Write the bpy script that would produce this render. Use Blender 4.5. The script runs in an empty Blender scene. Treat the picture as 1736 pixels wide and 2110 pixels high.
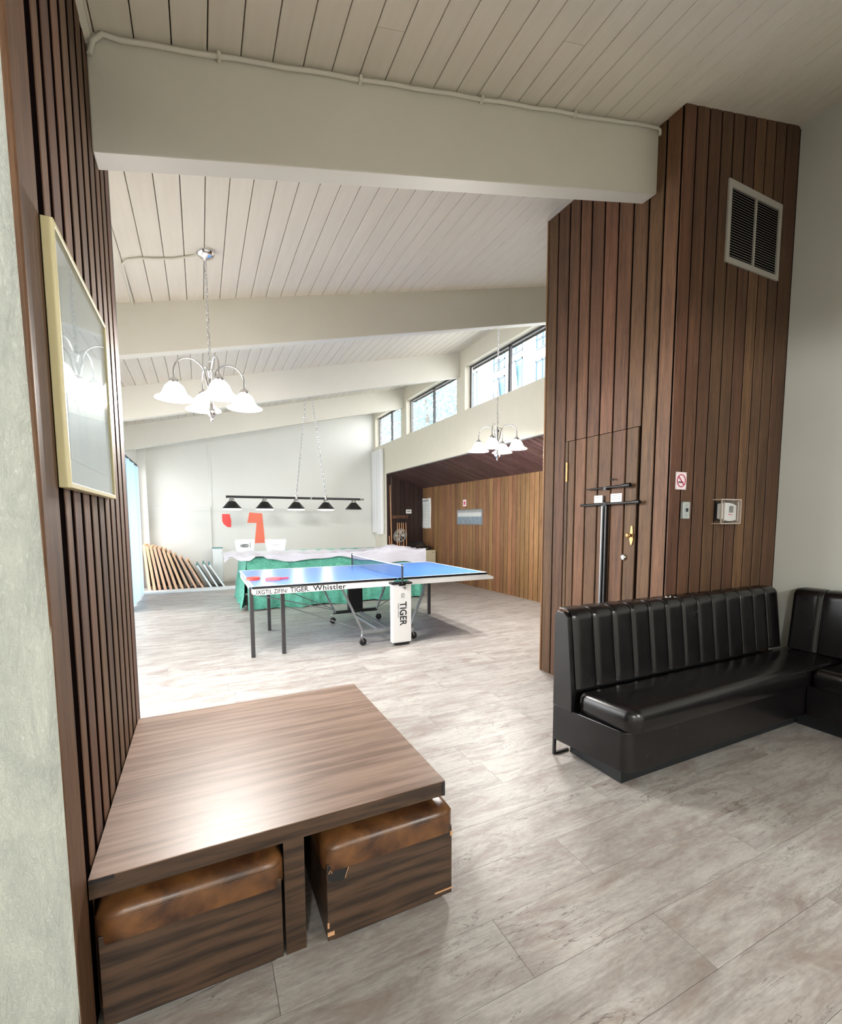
import bpy, bmesh, math, random
from math import sin, cos, pi, radians as R
from mathutils import Vector, Matrix

S = bpy.context.scene
COL = S.collection
random.seed(7)

# ------------------------------------------------------------------ camera
cam_d = bpy.data.cameras.new('camera'); cam = bpy.data.objects.new('camera', cam_d); COL.objects.link(cam)
cr = Vector((0.90184414, -0.43204396, -0.00389453)); cu = Vector((0.040981, 0.07656318, 0.99622218)); cf = Vector((0.4301136, 0.89859674, -0.08675365))
cam.matrix_world = Matrix(((cr.x, cu.x, -cf.x, 0), (cr.y, cu.y, -cf.y, 0), (cr.z, cu.z, -cf.z, 1.42), (0, 0, 0, 1)))
cam_d.sensor_fit = 'HORIZONTAL'; cam_d.sensor_width = 36; cam_d.lens = 19.61496
cam_d.shift_y = 0.0566666; cam_d.clip_start = 0.02; cam_d.clip_end = 200
S.camera = cam

# ------------------------------------------------------------------ view + world
S.view_settings.view_transform = 'Standard'; S.view_settings.look = 'None'
S.view_settings.gamma = 1; S.view_settings.use_curve_mapping = False
S.view_settings.exposure = 0.35
SKY = 7.6
LAMP = 58.0
FOYER = 140.0
try:
    S.cycles.max_bounces = 10; S.cycles.diffuse_bounces = 6; S.cycles.transparent_max_bounces = 12
    S.cycles.sample_clamp_indirect = 6; S.cycles.use_denoising = True
    S.cycles.caustics_reflective = False; S.cycles.caustics_refractive = False
except Exception: pass
W = bpy.data.worlds.new('sky'); S.world = W; W.use_nodes = True
bg = W.node_tree.nodes['Background']; bg.inputs[0].default_value = (0.96, 0.985, 1.0, 1); bg.inputs[1].default_value = SKY

def portal(loc, rot, sx, sy):
    l = bpy.data.lights.new('window_portal', 'AREA'); l.shape = 'RECTANGLE'; l.size = sx; l.size_y = sy
    l.cycles.is_portal = True
    o = bpy.data.objects.new('window_portal', l); o.location = loc; o.rotation_euler = rot; COL.objects.link(o)
# portals: daylight through the clerestory (X=4.2) and the glazed left side (X=-1.2); they face into the room
for ya, yb in ((4.77, 7.0), (7.3, 9.5), (9.8, 11.5)):
    portal((4.42, (ya+yb)/2, 3.68), (0, R(90), 0), .8, yb-ya)
for ya, yb in ((3.0, 5.5), (5.8, 8.5), (8.8, 11.3)):
    portal((-1.32, (ya+yb)/2, 1.3), (0, R(-90), 0), 2.4, yb-ya)

def lamp(name, kind, loc, e, color=(1, .965, .92), size=.05, rot=(0, 0, 0), sy=None):
    l = bpy.data.lights.new(name, kind); l.energy = e; l.color = color
    if kind == 'AREA':
        l.size = size
        if sy: l.shape = 'RECTANGLE'; l.size_y = sy
    else: l.shadow_soft_size = size
    o = bpy.data.objects.new(name, l); o.location = loc; o.rotation_euler = rot; COL.objects.link(o); return o
# foyer ceiling lamp behind the camera; second unseen one added to brighten the beam
for fx, fy in ((2.0, -1.9), (-0.8, -2.0)): lamp('foyer_and_fill_light', 'POINT', (fx, fy, 2.26), FOYER, (1, .98, .95), .1)

# ------------------------------------------------------------------ helpers
def lin(c):
    return tuple(((v/255)/12.92 if v/255 <= .04045 else ((v/255+.055)/1.055)**2.4) for v in c)+(1,)
def tag(o, label=None, cat=None, group=None, kind=None):
    if label: o['label'] = label
    if cat: o['category'] = cat
    if group: o['group'] = group
    if kind: o['kind'] = kind
    return o
def empty(name, loc, label=None, cat=None, group=None, kind=None, rz=0):
    o = bpy.data.objects.new(name, None); o.location = loc; o.rotation_euler.z = rz; o.empty_display_size = .05
    COL.objects.link(o); return tag(o, label, cat, group, kind)
ORG = {}
def worg(o):
    v = Vector((0, 0, 0))
    while o is not None: v += o.location; o = o.parent
    return v
class MB:
    def __init__(s): s.v = []; s.f = []; s.sm = []
    def add(s, vs, fs, sm=False):
        n = len(s.v); s.v += [tuple(p) for p in vs]; s.f += [tuple(i+n for i in f) for f in fs]; s.sm += [sm]*len(fs); return s
    def box(s, x0, y0, z0, x1, y1, z1):
        if x0 > x1: x0, x1 = x1, x0
        if y0 > y1: y0, y1 = y1, y0
        if z0 > z1: z0, z1 = z1, z0
        return s.add([(x, y, z) for z in (z0, z1) for (x, y) in ((x0, y0), (x1, y0), (x1, y1), (x0, y1))],
                     [(3, 2, 1, 0), (4, 5, 6, 7), (0, 1, 5, 4), (1, 2, 6, 5), (2, 3, 7, 6), (3, 0, 4, 7)])
    def prism(s, poly, axis, a, b, sm=False):
        # poly: points in the plane of the other two axes (x,y order kept cyclic), extruded along axis from a to b
        n = len(poly)
        def P(p, t):
            return {'x': (t, p[0], p[1]), 'y': (p[0], t, p[1]), 'z': (p[0], p[1], t)}[axis]
        vs = [P(p, a) for p in poly]+[P(p, b) for p in poly]
        ar = sum(poly[i][0]*poly[(i+1) % n][1]-poly[(i+1) % n][0]*poly[i][1] for i in range(n))
        fl = (ar > 0) != (axis == 'y')
        fs = [tuple(range(n))[::-1] if fl else tuple(range(n)), tuple(range(n, 2*n)) if fl else tuple(range(n, 2*n))[::-1]]
        for i in range(n):
            j = (i+1) % n
            fs.append((i, j, j+n, i+n) if fl else (j, i, i+n, j+n))
        return s.add(vs, fs, sm)
    def tube(s, pts, r, n=8, closed=False, caps=True):
        pts = [Vector(p) for p in pts]; m = len(pts); vs = []; fs = []
        up = None
        for i, p in enumerate(pts):
            if closed: t = pts[(i+1) % m]-pts[i-1]
            else: t = pts[min(i+1, m-1)]-pts[max(i-1, 0)]
            t.normalize()
            if up is None:
                up = Vector((0, 0, 1)) if abs(t.z) < .9 else Vector((1, 0, 0))
            a = up-t*up.dot(t)
            if a.length < 1e-4: a = Vector((1, 0, 0))-t*t.x
            a.normalize(); up = a; b = t.cross(a)
            rr = r[i] if isinstance(r, (list, tuple)) else r
            vs += [p+a*rr*cos(2*pi*k/n)+b*rr*sin(2*pi*k/n) for k in range(n)]
        rng = m if closed else m-1
        for i in range(rng):
            j = (i+1) % m
            fs += [(i*n+k, i*n+(k+1) % n, j*n+(k+1) % n, j*n+k) for k in range(n)]
        s.add(vs, fs, True)
        if caps and not closed:
            s.add([vs[k] for k in range(n)], [tuple(range(n))[::-1]]); s.add([vs[(m-1)*n+k] for k in range(n)], [tuple(range(n))])
        return s
    def bar(s, a, b, w, h=None):
        # rectangular bar between two points
        h = h or w; a = Vector(a); b = Vector(b); t = (b-a).normalized()
        u = Vector((0, 0, 1)) if abs(t.z) < .95 else Vector((0, 1, 0))
        x = t.cross(u).normalized(); y = x.cross(t)
        vs = []
        for p in (a, b):
            vs += [p+x*w/2*i+y*h/2*j for i, j in ((-1, -1), (1, -1), (1, 1), (-1, 1))]
        return s.add(vs, [(0, 1, 2, 3), (7, 6, 5, 4), (1, 0, 4, 5), (2, 1, 5, 6), (3, 2, 6, 7), (0, 3, 7, 4)])
    def lathe(s, prof, c=(0, 0, 0), n=20, M=None, cap=False):
        vs = []
        for (r, z) in prof:
            for k in range(n):
                p = Vector((r*cos(2*pi*k/n), r*sin(2*pi*k/n), z))
                if M is not None: p = M @ p
                vs.append(p+Vector(c))
        fs = []
        for i in range(len(prof)-1):
            fs += [(i*n+k, i*n+(k+1) % n, (i+1)*n+(k+1) % n, (i+1)*n+k) for k in range(n)]
        s.add(vs, fs, True)
        if cap:
            s.add(vs[:n], [tuple(range(n))[::-1]]); s.add(vs[-n:], [tuple(range(n))])
        return s
    def grid(s, f, nu, nv, sm=True):
        vs = [f(i/nu, j/nv) for j in range(nv+1) for i in range(nu+1)]
        fs = [(j*(nu+1)+i, j*(nu+1)+i+1, (j+1)*(nu+1)+i+1, (j+1)*(nu+1)+i) for j in range(nv) for i in range(nu)]
        return s.add(vs, fs, sm)
    def build(s, name, mat, parent=None, bevel=0, seg=2, label=None, fix=True, solid=0, **kw):
        o0 = worg(parent) if parent is not None else Vector(kw.pop('at', (0, 0, 0)))
        kw.pop('at', None)
        me = bpy.data.meshes.new(name); me.from_pydata([tuple(Vector(p)-o0) for p in s.v], [], s.f); me.materials.append(mat)
        me.polygons.foreach_set('use_smooth', s.sm)
        if bevel or fix:
            bm = bmesh.new(); bm.from_mesh(me)
            if fix: bmesh.ops.recalc_face_normals(bm, faces=bm.faces)
            if bevel:
                es = [e for e in bm.edges if len(e.link_faces) == 2 and e.calc_face_angle(0) > .5]
                r = bmesh.ops.bevel(bm, geom=es, offset=bevel, segments=seg, affect='EDGES', profile=.6, clamp_overlap=True)
                for f in r['faces']: f.smooth = seg > 1
            bm.to_mesh(me); bm.free()
        o = bpy.data.objects.new(name, me); COL.objects.link(o)
        if parent is not None: o.parent = parent
        else: o.location = o0
        if solid:
            m = o.modifiers.new('s', 'SOLIDIFY'); m.thickness = solid; m.offset = 0
        return tag(o, label, **kw)

def circ(c, r, n, ax1, ax2):
    c = Vector(c); a = Vector(ax1); b = Vector(ax2)
    return [c+a*r*cos(2*pi*k/n)+b*r*sin(2*pi*k/n) for k in range(n)]

# ------------------------------------------------------------------ materials
def mat(name, col, rough=.5, metal=0, spec=None, emit=0, ecol=None, coat=0):
    m = bpy.data.materials.new(name); m.use_nodes = True; b = m.node_tree.nodes['Principled BSDF']
    b.inputs['Base Color'].default_value = lin(col); b.inputs['Roughness'].default_value = rough; b.inputs['Metallic'].default_value = metal
    if spec is not None: b.inputs['Specular IOR Level'].default_value = spec
    if coat: b.inputs['Coat Weight'].default_value = coat
    if emit: b.inputs['Emission Color'].default_value = lin(ecol or col); b.inputs['Emission Strength'].default_value = emit
    return m
class NT:
    def __init__(s, m): s.t = m.node_tree; s.b = s.t.nodes['Principled BSDF']
    def n(s, ty, **kw):
        x = s.t.nodes.new(ty)
        for k, v in kw.items(): setattr(x, k, v)
        return x
    def l(s, a, b): s.t.links.new(a, b)
    def coords(s, scale, rnd=0, rot=(0, 0, 0)):
        tc = s.n('ShaderNodeTexCoord'); mp = s.n('ShaderNodeMapping'); mp.inputs['Scale'].default_value = scale; mp.inputs['Rotation'].default_value = rot
        if rnd:
            oi = s.n('ShaderNodeObjectInfo'); mu = s.n('ShaderNodeVectorMath', operation='MULTIPLY_ADD')
            cx = s.n('ShaderNodeCombineXYZ')
            for i in range(3): s.l(oi.outputs['Random'], cx.inputs[i])
            mu.inputs[1].default_value = (rnd, rnd*.7, rnd*1.3)
            s.l(cx.outputs[0], mu.inputs[0]); s.l(tc.outputs['Object'], mu.inputs[2]); s.l(mu.outputs[0], mp.inputs[0])
        else: s.l(tc.outputs['Object'], mp.inputs[0])
        return mp.outputs[0]
    def noise(s, vec, scale, detail=4, rough=.55, dist=0):
        x = s.n('ShaderNodeTexNoise'); x.inputs['Scale'].default_value = scale; x.inputs['Detail'].default_value = detail
        x.inputs['Roughness'].default_value = rough; x.inputs['Distortion'].default_value = dist; s.l(vec, x.inputs['Vector']); return x.outputs['Fac']
    def ramp(s, fac, stops):
        x = s.n('ShaderNodeValToRGB'); e = x.color_ramp.elements
        while len(e) < len(stops): e.new(.5)
        for i, (p, c) in enumerate(stops): e[i].position = p; e[i].color = lin(c) if len(c) == 3 else c
        s.l(fac, x.inputs[0]); return x.outputs[0]
    def mixc(s, fac, a, b, mode='MIX'):
        x = s.n('ShaderNodeMix', data_type='RGBA', blend_type=mode)
        if isinstance(fac, (int, float)): x.inputs[0].default_value = fac
        else: s.l(fac, x.inputs[0])
        for sock, v in ((x.inputs[6], a), (x.inputs[7], b)):
            if isinstance(v, tuple): sock.default_value = v
            else: s.l(v, sock)
        return x.outputs[2]
    def hsv(s, col, vmin, vmax, hj=.0):
        oi = s.n('ShaderNodeObjectInfo'); mr = s.n('ShaderNodeMapRange'); mr.inputs[3].default_value = vmin; mr.inputs[4].default_value = vmax
        s.l(oi.outputs['Random'], mr.inputs[0]); h = s.n('ShaderNodeHueSaturation'); s.l(mr.outputs[0], h.inputs['Value']); s.l(col, h.inputs['Color'])
        if hj:
            m2 = s.n('ShaderNodeMath', operation='MULTIPLY'); s.l(oi.outputs['Random'], m2.inputs[0]); m2.inputs[1].default_value = 7.31
            m3 = s.n('ShaderNodeMath', operation='FRACT'); s.l(m2.outputs[0], m3.inputs[0])
            m4 = s.n('ShaderNodeMapRange'); m4.inputs[3].default_value = .5-hj; m4.inputs[4].default_value = .5+hj; s.l(m3.outputs[0], m4.inputs[0]); s.l(m4.outputs[0], h.inputs['Hue'])
        return h.outputs[0]
    def bump(s, h, strength, dist=.01):
        x = s.n('ShaderNodeBump'); x.inputs['Strength'].default_value = strength; x.inputs['Distance'].default_value = dist; s.l(h, x.inputs['Height']); s.l(x.outputs[0], s.b.inputs['Normal'])
    def rough(s, fac, a, b):
        x = s.n('ShaderNodeMapRange'); x.inputs[3].default_value = a; x.inputs[4].default_value = b; s.l(fac, x.inputs[0]); s.l(x.outputs[0], s.b.inputs['Roughness'])
    def base(s, c): s.l(c, s.b.inputs['Base Color'])

def wood(name, dark, light, scale, rough=.5, vr=(.75, 1.2), hj=.012, bump=.25, rnd=9):
    m = mat(name, light, rough); t = NT(m)
    v = t.coords(scale, rnd); a = t.noise(v, 5, 6, .6, .4); b = t.noise(v, 28, 3, .7)
    c = t.mixc(.4, t.ramp(a, [(.3, dark), (.7, light)]), t.ramp(b, [(.3, dark), (.65, light)]))
    t.base(t.hsv(c, vr[0], vr[1], hj)); t.bump(b, bump, .004); t.b.inputs['Specular IOR Level'].default_value = .35; return m
M = {}
M['plank'] = wood('brown_cedar', (54, 35, 25), (118, 84, 60), (6, 6, .35), .6, (.66, 1.2), .012)
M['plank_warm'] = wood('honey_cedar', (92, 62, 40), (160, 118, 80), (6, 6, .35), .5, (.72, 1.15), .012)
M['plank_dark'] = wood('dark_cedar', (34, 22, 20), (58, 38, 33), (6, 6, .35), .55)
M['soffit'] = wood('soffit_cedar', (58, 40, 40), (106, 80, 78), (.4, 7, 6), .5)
M['gap'] = mat('dark_gap', (14, 9, 9), .95, spec=0)
M['cream'] = mat('cream_paint', (222, 216, 200), .55)
M['beam'] = mat('beam_paint', (222, 219, 208), .5)
def paint(m, sc=6, st=.15, v=(.97, 1.03)):
    t = NT(m); c = t.b.inputs['Base Color'].default_value[:]
    n = t.noise(t.coords((1, 1, 1)), sc, 5)
    d = tuple(x*v[0]*.94 for x in c[:3])+(1,)
    t.base(t.mixc(n, c, d)); t.bump(t.noise(t.coords((1, 1, 1)), 160, 2), st, .002)
paint(M['cream']); paint(M['beam'], 3)
def ceil_paint():
    m = mat('ceiling_paint', (226, 216, 200), .6); t = NT(m)
    v = t.coords((7, .6, 7), 11); n = t.noise(v, 4, 5); c = t.ramp(n, [(.3, (218, 211, 198)), (.7, (224, 218, 206))])
    vo = t.n('ShaderNodeTexVoronoi'); vo.inputs['Scale'].default_value = 1.3; t.l(t.coords((2.2, 1, 2.2), 3), vo.inputs['Vector'])
    k = t.ramp(vo.outputs['Distance'], [(.0, (0, 0, 0, 1)), (.035, (1, 1, 1, 1))])
    c = t.mixc(k, lin((196, 182, 160)), c)
    t.base(t.hsv(c, .985, 1.01)); t.bump(n, .04, .002); return m
M['ceil'] = ceil_paint()
M['white'] = mat('white_wall', (214, 216, 210), .6); paint(M['white'], 2)
M['farw'] = mat('far_wall_white', (226, 226, 222), .6); paint(M['farw'], 1.2)
def plaster():
    m = mat('rough_plaster', (206, 210, 202), .42); t = NT(m)
    v = t.coords((3, 3, 1)); a = t.noise(v, 5, 8, .65, .6); b = t.noise(t.coords((5, 5, 2.5)), 26, 5, .7, 1.5)
    t.base(t.ramp(a, [(.3, (186, 192, 186)), (.62, (214, 218, 210))]))
    ad = t.n('ShaderNodeMath', operation='ADD'); t.l(a, ad.inputs[0]); t.l(b, ad.inputs[1]); t.bump(ad.outputs[0], .7, .012); return m
M['plaster'] = plaster()
def floor_mat(name):
    m = mat(name, (190, 184, 176), .32); t = NT(m)
    v = t.coords((.8, 4.4, 1), 13 if name == 'vinyl_plank' else 0)
    a = t.noise(v, 2.2, 8, .68, 1.2); b = t.noise(t.coords((1.2, 30, 1), 5 if name == 'vinyl_plank' else 0), 3, 6, .7, .3); c3 = t.noise(t.coords((.9, 1.6, 1)), 1.7, 3)
    c = t.ramp(a, [(.3, (88, 79, 77)), (.42, (136, 128, 124)), (.54, (180, 176, 171)), (.8, (206, 204, 200))])
    g = t.ramp(b, [(.3, (138, 130, 127)), (.62, (206, 205, 202))])
    c = t.mixc(.42, c, g)
    f3 = t.noise(t.coords((2.5, 9, 1)), 9, 6, .8); c = t.mixc(.35, c, t.ramp(f3, [(.32, (150, 142, 138)), (.62, (212, 211, 208))]))
    c = t.mixc(.5, c, t.ramp(c3, [(.35, (172, 167, 163)), (.65, (214, 213, 211))]), 'MULTIPLY')
    # thin dark cracks in the grain
    w = t.noise(t.coords((.9, 5.5, 1), 13 if name == 'vinyl_plank' else 0), 1.6, 5, .6, 1.5)
    k = t.ramp(w, [(.492, (1, 1, 1, 1)), (.5, (.16, .13, .12, 1)), (.508, (1, 1, 1, 1))])
    mk = t.ramp(c3, [(.47, (0, 0, 0, 1)), (.56, (1, 1, 1, 1))])
    p4 = t.noise(t.coords((1.1, 3.2, 1), 7 if name == 'vinyl_plank' else 0), 2.6, 7, .72, .8)
    c = t.mixc(t.ramp(p4, [(.46, (0, 0, 0, 1)), (.66, (.75, .75, .75, 1))]), c, lin((126, 112, 106)))
    c = t.mixc(mk, c, t.mixc(.8, c, k, 'MULTIPLY'))
    h = t.n('ShaderNodeHueSaturation'); h.inputs['Value'].default_value = 1.13; t.l(c, h.inputs['Color'])
    t.base(t.hsv(h.outputs[0], .94, 1.05) if name == 'vinyl_plank' else h.outputs[0]); t.rough(a, .5, .38); t.bump(b, .12, .003); return m
M['floor'] = floor_mat('vinyl_plank'); M['floor2'] = floor_mat('vinyl_far')
def laminate(name, cols, rough=.3, sc=(.5, 9, 9), bump=0):
    m = mat(name, cols[1], rough); t = NT(m)
    a = t.noise(t.coords(sc), 3.2, 5, .6, .5); b = t.noise(t.coords((sc[0]*2, sc[1]*5, sc[2]*5)), 4, 4)
    c = t.mixc(.35, t.ramp(a, [(.4, cols[0]), (.6, cols[1])]), t.ramp(b, [(.3, cols[0]), (.7, cols[1])]))
    t.base(c); t.rough(b, rough*.85, rough*1.25); return m
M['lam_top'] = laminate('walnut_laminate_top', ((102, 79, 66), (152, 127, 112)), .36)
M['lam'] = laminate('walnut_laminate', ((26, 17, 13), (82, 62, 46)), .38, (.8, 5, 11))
def leather(name, c1, c2, rough):
    m = mat(name, c1, rough); t = NT(m)
    a = t.noise(t.coords((1, 1, 1)), 9, 5, .6, .5); t.base(t.ramp(a, [(.35, c1), (.68, c2)]))
    vo = t.n('ShaderNodeTexVoronoi'); vo.inputs['Scale'].default_value = 260; t.l(t.coords((1, 1, 1)), vo.inputs['Vector']); t.bump(vo.outputs['Distance'], .05, .001)
    t.rough(a, rough*.8, rough*1.3); return m
M['black_leather'] = leather('black_leather', (12, 10, 11), (19, 16, 18), .24)
M['brown_leather'] = leather('brown_leather', (54, 31, 18), (114, 76, 42), .33)
M['piping'] = mat('black_piping', (34, 32, 34), .16)
M['kick'] = mat('black_kickboard', (17, 22, 25), .45)
M['black'] = mat('black_metal', (16, 16, 18), .35)
M['blackm'] = mat('black_matte', (22, 22, 24), .6)
M['chrome'] = mat('chrome', (225, 225, 228), .12, 1)
M['steel'] = mat('brushed_steel', (150, 152, 155), .35, .8)
M['greym'] = mat('grey_metal', (128, 130, 132), .45, .3)
M['darkm'] = mat('dark_grey_metal', (62, 60, 62), .4, .3)
M['whitep'] = mat('white_plastic', (235, 236, 236), .35)
M['glassw'] = mat('milk_glass_shade', (250, 248, 240), .35, emit=2.6, ecol=(255, 248, 235))
M['bulb'] = mat('lamp_bulb', (255, 250, 240), .4, emit=14)
M['blue'] = mat('blue_table_top', (84, 138, 214), .28)
M['line'] = mat('white_line', (240, 243, 248), .4)
M['red'] = mat('red_rubber', (206, 46, 36), .45)
M['pink'] = mat('faded_red_rubber', (220, 84, 104), .45)
M['brass'] = mat('brass', (170, 138, 92), .35, .8)
M['paper'] = mat('paper', (236, 236, 232), .7)
M['ink'] = mat('black_ink', (24, 24, 28), .6)
M['ink_grey'] = mat('grey_ink', (120, 122, 126), .6)
M['sign_red'] = mat('sign_red', (190, 40, 80), .5)
M['pinkish'] = mat('sign_white', (246, 232, 238), .5)
M['vent'] = mat('vent_grey', (172, 170, 162), .5)
M['switch'] = mat('switch_plate', (176, 184, 184), .3, .2)
M['frame_w'] = mat('pale_wood_frame', (206, 196, 152), .45)
M['cabinet'] = mat('beige_steel', (208, 200, 170), .4)
M['orange'] = wood('orange_pine', (234, 178, 138), (250, 214, 178), (5, 5, 1), .5, (.88, 1.05), .01)
M['teal'] = mat('teal_plastic', (30, 128, 126), .4)
M['mural'] = mat('salmon_paint', (236, 118, 92), .6)
M['mural2'] = mat('coral_paint', (246, 82, 78), .6)
M['cue'] = mat('cue_wood', (206, 150, 104), .35)
M['tub'] = mat('white_tub', (238, 242, 244), .35)
def cover():
    m = mat('green_cover', (70, 160, 135), .5); t = NT(m)
    a = t.noise(t.coords((1, 1, 1)), 5, 8, .7, 1.4); b = t.noise(t.coords((1, 1, 1.6)), 22, 6, .75, 1.2)
    t.base(t.mixc(.5, t.ramp(a, [(.35, (40, 128, 108)), (.65, (110, 192, 168))]), t.ramp(b, [(.35, (44, 130, 110)), (.65, (120, 200, 176))])))
    ad = t.n('ShaderNodeMath', operation='ADD'); t.l(a, ad.inputs[0]); t.l(b, ad.inputs[1]); t.bump(ad.outputs[0], .8, .03); return m
M['cover'] = cover()
M['sheet'] = mat('white_sheet', (186, 186, 196), .5); NT(M['sheet']).bump(NT(M['sheet']).noise(NT(M['sheet']).coords((1, 2.5, 2.5)), 7, 5, .6, 1.5), .5, .03)
def thin_glass(name, tint=(1, 1, 1), rf=.08):
    m = bpy.data.materials.new(name); m.use_nodes = True; t = m.node_tree; t.nodes.clear()
    o = t.nodes.new('ShaderNodeOutputMaterial'); tr = t.nodes.new('ShaderNodeBsdfTransparent'); tr.inputs[0].default_value = tint+(1,)
    g = t.nodes.new('ShaderNodeBsdfGlossy'); g.inputs['Roughness'].default_value = .02; lw = t.nodes.new('ShaderNodeLayerWeight'); lw.inputs[0].default_value = .5; pw = t.nodes.new('ShaderNodeMath'); pw.operation = 'POWER'; pw.inputs[1].default_value = 4; f = t.nodes.new('ShaderNodeMath'); f.operation = 'MULTIPLY_ADD'; f.inputs[1].default_value = .8; f.inputs[2].default_value = .04
    t.links.new(lw.outputs['Facing'], pw.inputs[0]); t.links.new(pw.outputs[0], f.inputs[0])
    mx = t.nodes.new('ShaderNodeMixShader'); t.links.new(f.outputs[0], mx.inputs[0]); t.links.new(tr.outputs[0], mx.inputs[1]); t.links.new(g.outputs[0], mx.inputs[2]); t.links.new(mx.outputs[0], o.inputs[0]); return m
M['glass'] = thin_glass('window_glass')
def sheer(name, col, tr):
    m = bpy.data.materials.new(name); m.use_nodes = True; t = m.node_tree; t.nodes.clear()
    o = t.nodes.new('ShaderNodeOutputMaterial'); d = t.nodes.new('ShaderNodeBsdfDiffuse'); l = t.nodes.new('ShaderNodeBsdfTranslucent')
    d.inputs[0].default_value = lin(col); l.inputs[0].default_value = lin(col)
    mx = t.nodes.new('ShaderNodeMixShader'); mx.inputs[0].default_value = tr; t.links.new(d.outputs[0], mx.inputs[1]); t.links.new(l.outputs[0], mx.inputs[2]); t.links.new(mx.outputs[0], o.inputs[0]); return m
M['curt_blue'] = sheer('pale_blue_curtain', (176, 204, 226), .4)
M['curt_white'] = sheer('white_curtain', (250, 250, 252), .25)
M['net'] = None
def netm():
    m = bpy.data.materials.new('table_net_mesh'); m.use_nodes = True; t = m.node_tree; t.nodes.clear()
    o = t.nodes.new('ShaderNodeOutputMaterial'); tr = t.nodes.new('ShaderNodeBsdfTransparent'); d = t.nodes.new('ShaderNodeBsdfDiffuse'); d.inputs[0].default_value = lin((70, 84, 120))
    mx = t.nodes.new('ShaderNodeMixShader'); mx.inputs[0].default_value = .42; t.links.new(tr.outputs[0], mx.inputs[1]); t.links.new(d.outputs[0], mx.inputs[2]); t.links.new(mx.outputs[0], o.inputs[0]); return m
M['net'] = netm()

# ------------------------------------------------------------------ geometry constants
XW = -.32            # face of the planked wing on the left
X1, YN, YF = 2.85, 2.08, 3.34   # wood block: left face X, near face Y, far corner Y
XR = 4.13            # white wall of the foyer
XC = 4.20            # clerestory plane
TB = .2339
def cz(x): return 4.01+TB*(x-X1)    # underside of the sloped ceiling
YE = 11.6

# ------------------------------------------------------------------ floor
fl = empty('floor', (0, 0, 0), 'grey whitewashed wood-look vinyl floor of both rooms', 'floor', kind='structure')
MB().box(-2.6, -3, -.1, 5.4, 5.0, -.006).build('subfloor', M['gap'], fl)
MB().box(-2.6, 5.0, -.1, 5.4, 11.8, 0).build('far_surface', M['floor2'], fl, kind='stuff')
fw_ = .23; y = -1.5; row = 0
MB().box(-2.6, -3, -.006, 5.4, -1.503, 0).build('near_surface', M['floor2'], fl, kind='stuff')
offs = {10: 1.38, 11: 1.42, 12: .85}
while y < 5.0-.01:
    y2 = min(y+fw_, 5.0); L = 1.22
    ph = [1.38, .85, 1.42, 2.1, 1.37, .6, 1.82, .2][row % 8]
    x = ph-L*4
    while x < 5.4:
        a, b = max(x, -2.6), min(x+L, 5.4)
        if b-a > .02:
            MB().box(a+.0007, y+.0007, -.006, b-.0007, y2-.0007, 0).build('plank', M['floor'], fl, fix=False)
        x += L
    y = y2; row += 1

# ------------------------------------------------------------------ ceiling of painted boards
ce = empty('ceiling', (0, 0, 0), 'sloping ceiling of cream painted tongue-and-groove boards', 'ceiling', kind='structure')
MB().prism([(-2.6, cz(-2.6)+.03), (5.5, cz(5.5)+.03), (5.5, cz(5.5)+.2), (-2.6, cz(-2.6)+.2)], 'y', -3, 11.8).build('roof_deck', M['gap'], ce)
bw = .1325; xb = -.292-bw*17
cosb = 1
k = 0
def cboard(xa, xb_, ya, yb):
    c = .0025; g = .0022
    poly = [(xa+g, cz(xa+g)+.032), (xa+g, cz(xa+g)+c), (xa+g+c, cz(xa+g+c)), (xb_-g-c, cz(xb_-g-c)), (xb_-g, cz(xb_-g)+c), (xb_-g, cz(xb_-g)+.032)]
    MB().prism(poly, 'y', ya, yb).build('board', M['ceil'], ce, fix=True)
xx = xb; rr = random.Random(5)
special = {3: [2.62], 18: [2.05]}
while xx < XR+.2:
    a, b = xx, xx+bw; i = round((xx+.292)/bw)
    cuts = [-3.0]
    yb0 = -3+rr.uniform(.8, 4)
    if i == 5: ys = [2.72, 7.9]
    elif i == 15: ys = [1.9]
    elif i == 8: ys = [2.02, 6]
    elif i == 20: ys = [3.9]
    elif i == 16: ys = [3.4, 6.3]
    elif i == 19: ys = [3.0, 8.2]
    elif i == 23: ys = [3.5]
    else: ys = [rr.uniform(5, 11)] if rr.random() < .5 else []
    cuts += ys+[11.7]
    for p, q in zip(cuts, cuts[1:]): cboard(a, b, p+.001, q-.001)
    xx += bw

MB().box(-2.5, -3, 2.40, XR, -.75, 2.5).build('foyer_light_block', M['beam'], None, at=(1, -2, 2.4), label='added cream slab behind the camera, keeps lamp light off the upper cedar wall', cat='ceiling', kind='structure')  # unseen slab added to shade the upper cedar wall from the foyer lamps
# ------------------------------------------------------------------ beams
def beam(yf, xa, xb_, label, dep=.42):
    poly = [(xa, cz(xa)-dep), (xb_, cz(xb_)-dep), (xb_, cz(xb_)+.01), (xa, cz(xa)+.01)]
    return MB().prism(poly, 'y', yf, yf+.11).build('beam', M['beam'], None, bevel=.006, at=((xa+xb_)/2, yf, 0), label=label, cat='beam', kind='structure')
beam(2.27, XW, X1, 'deep cream beam spanning the opening between the two planked walls')
beam(4.66, -1.15, XC, 'cream beam right behind the nearer hanging lamp, second from the camera')
beam(7.17, -1.15, XC, 'cream beam ending between the two large clerestory windows, third from the camera')
beam(9.63, -1.15, XC, 'farthest cream beam, in front of the white end wall')

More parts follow.
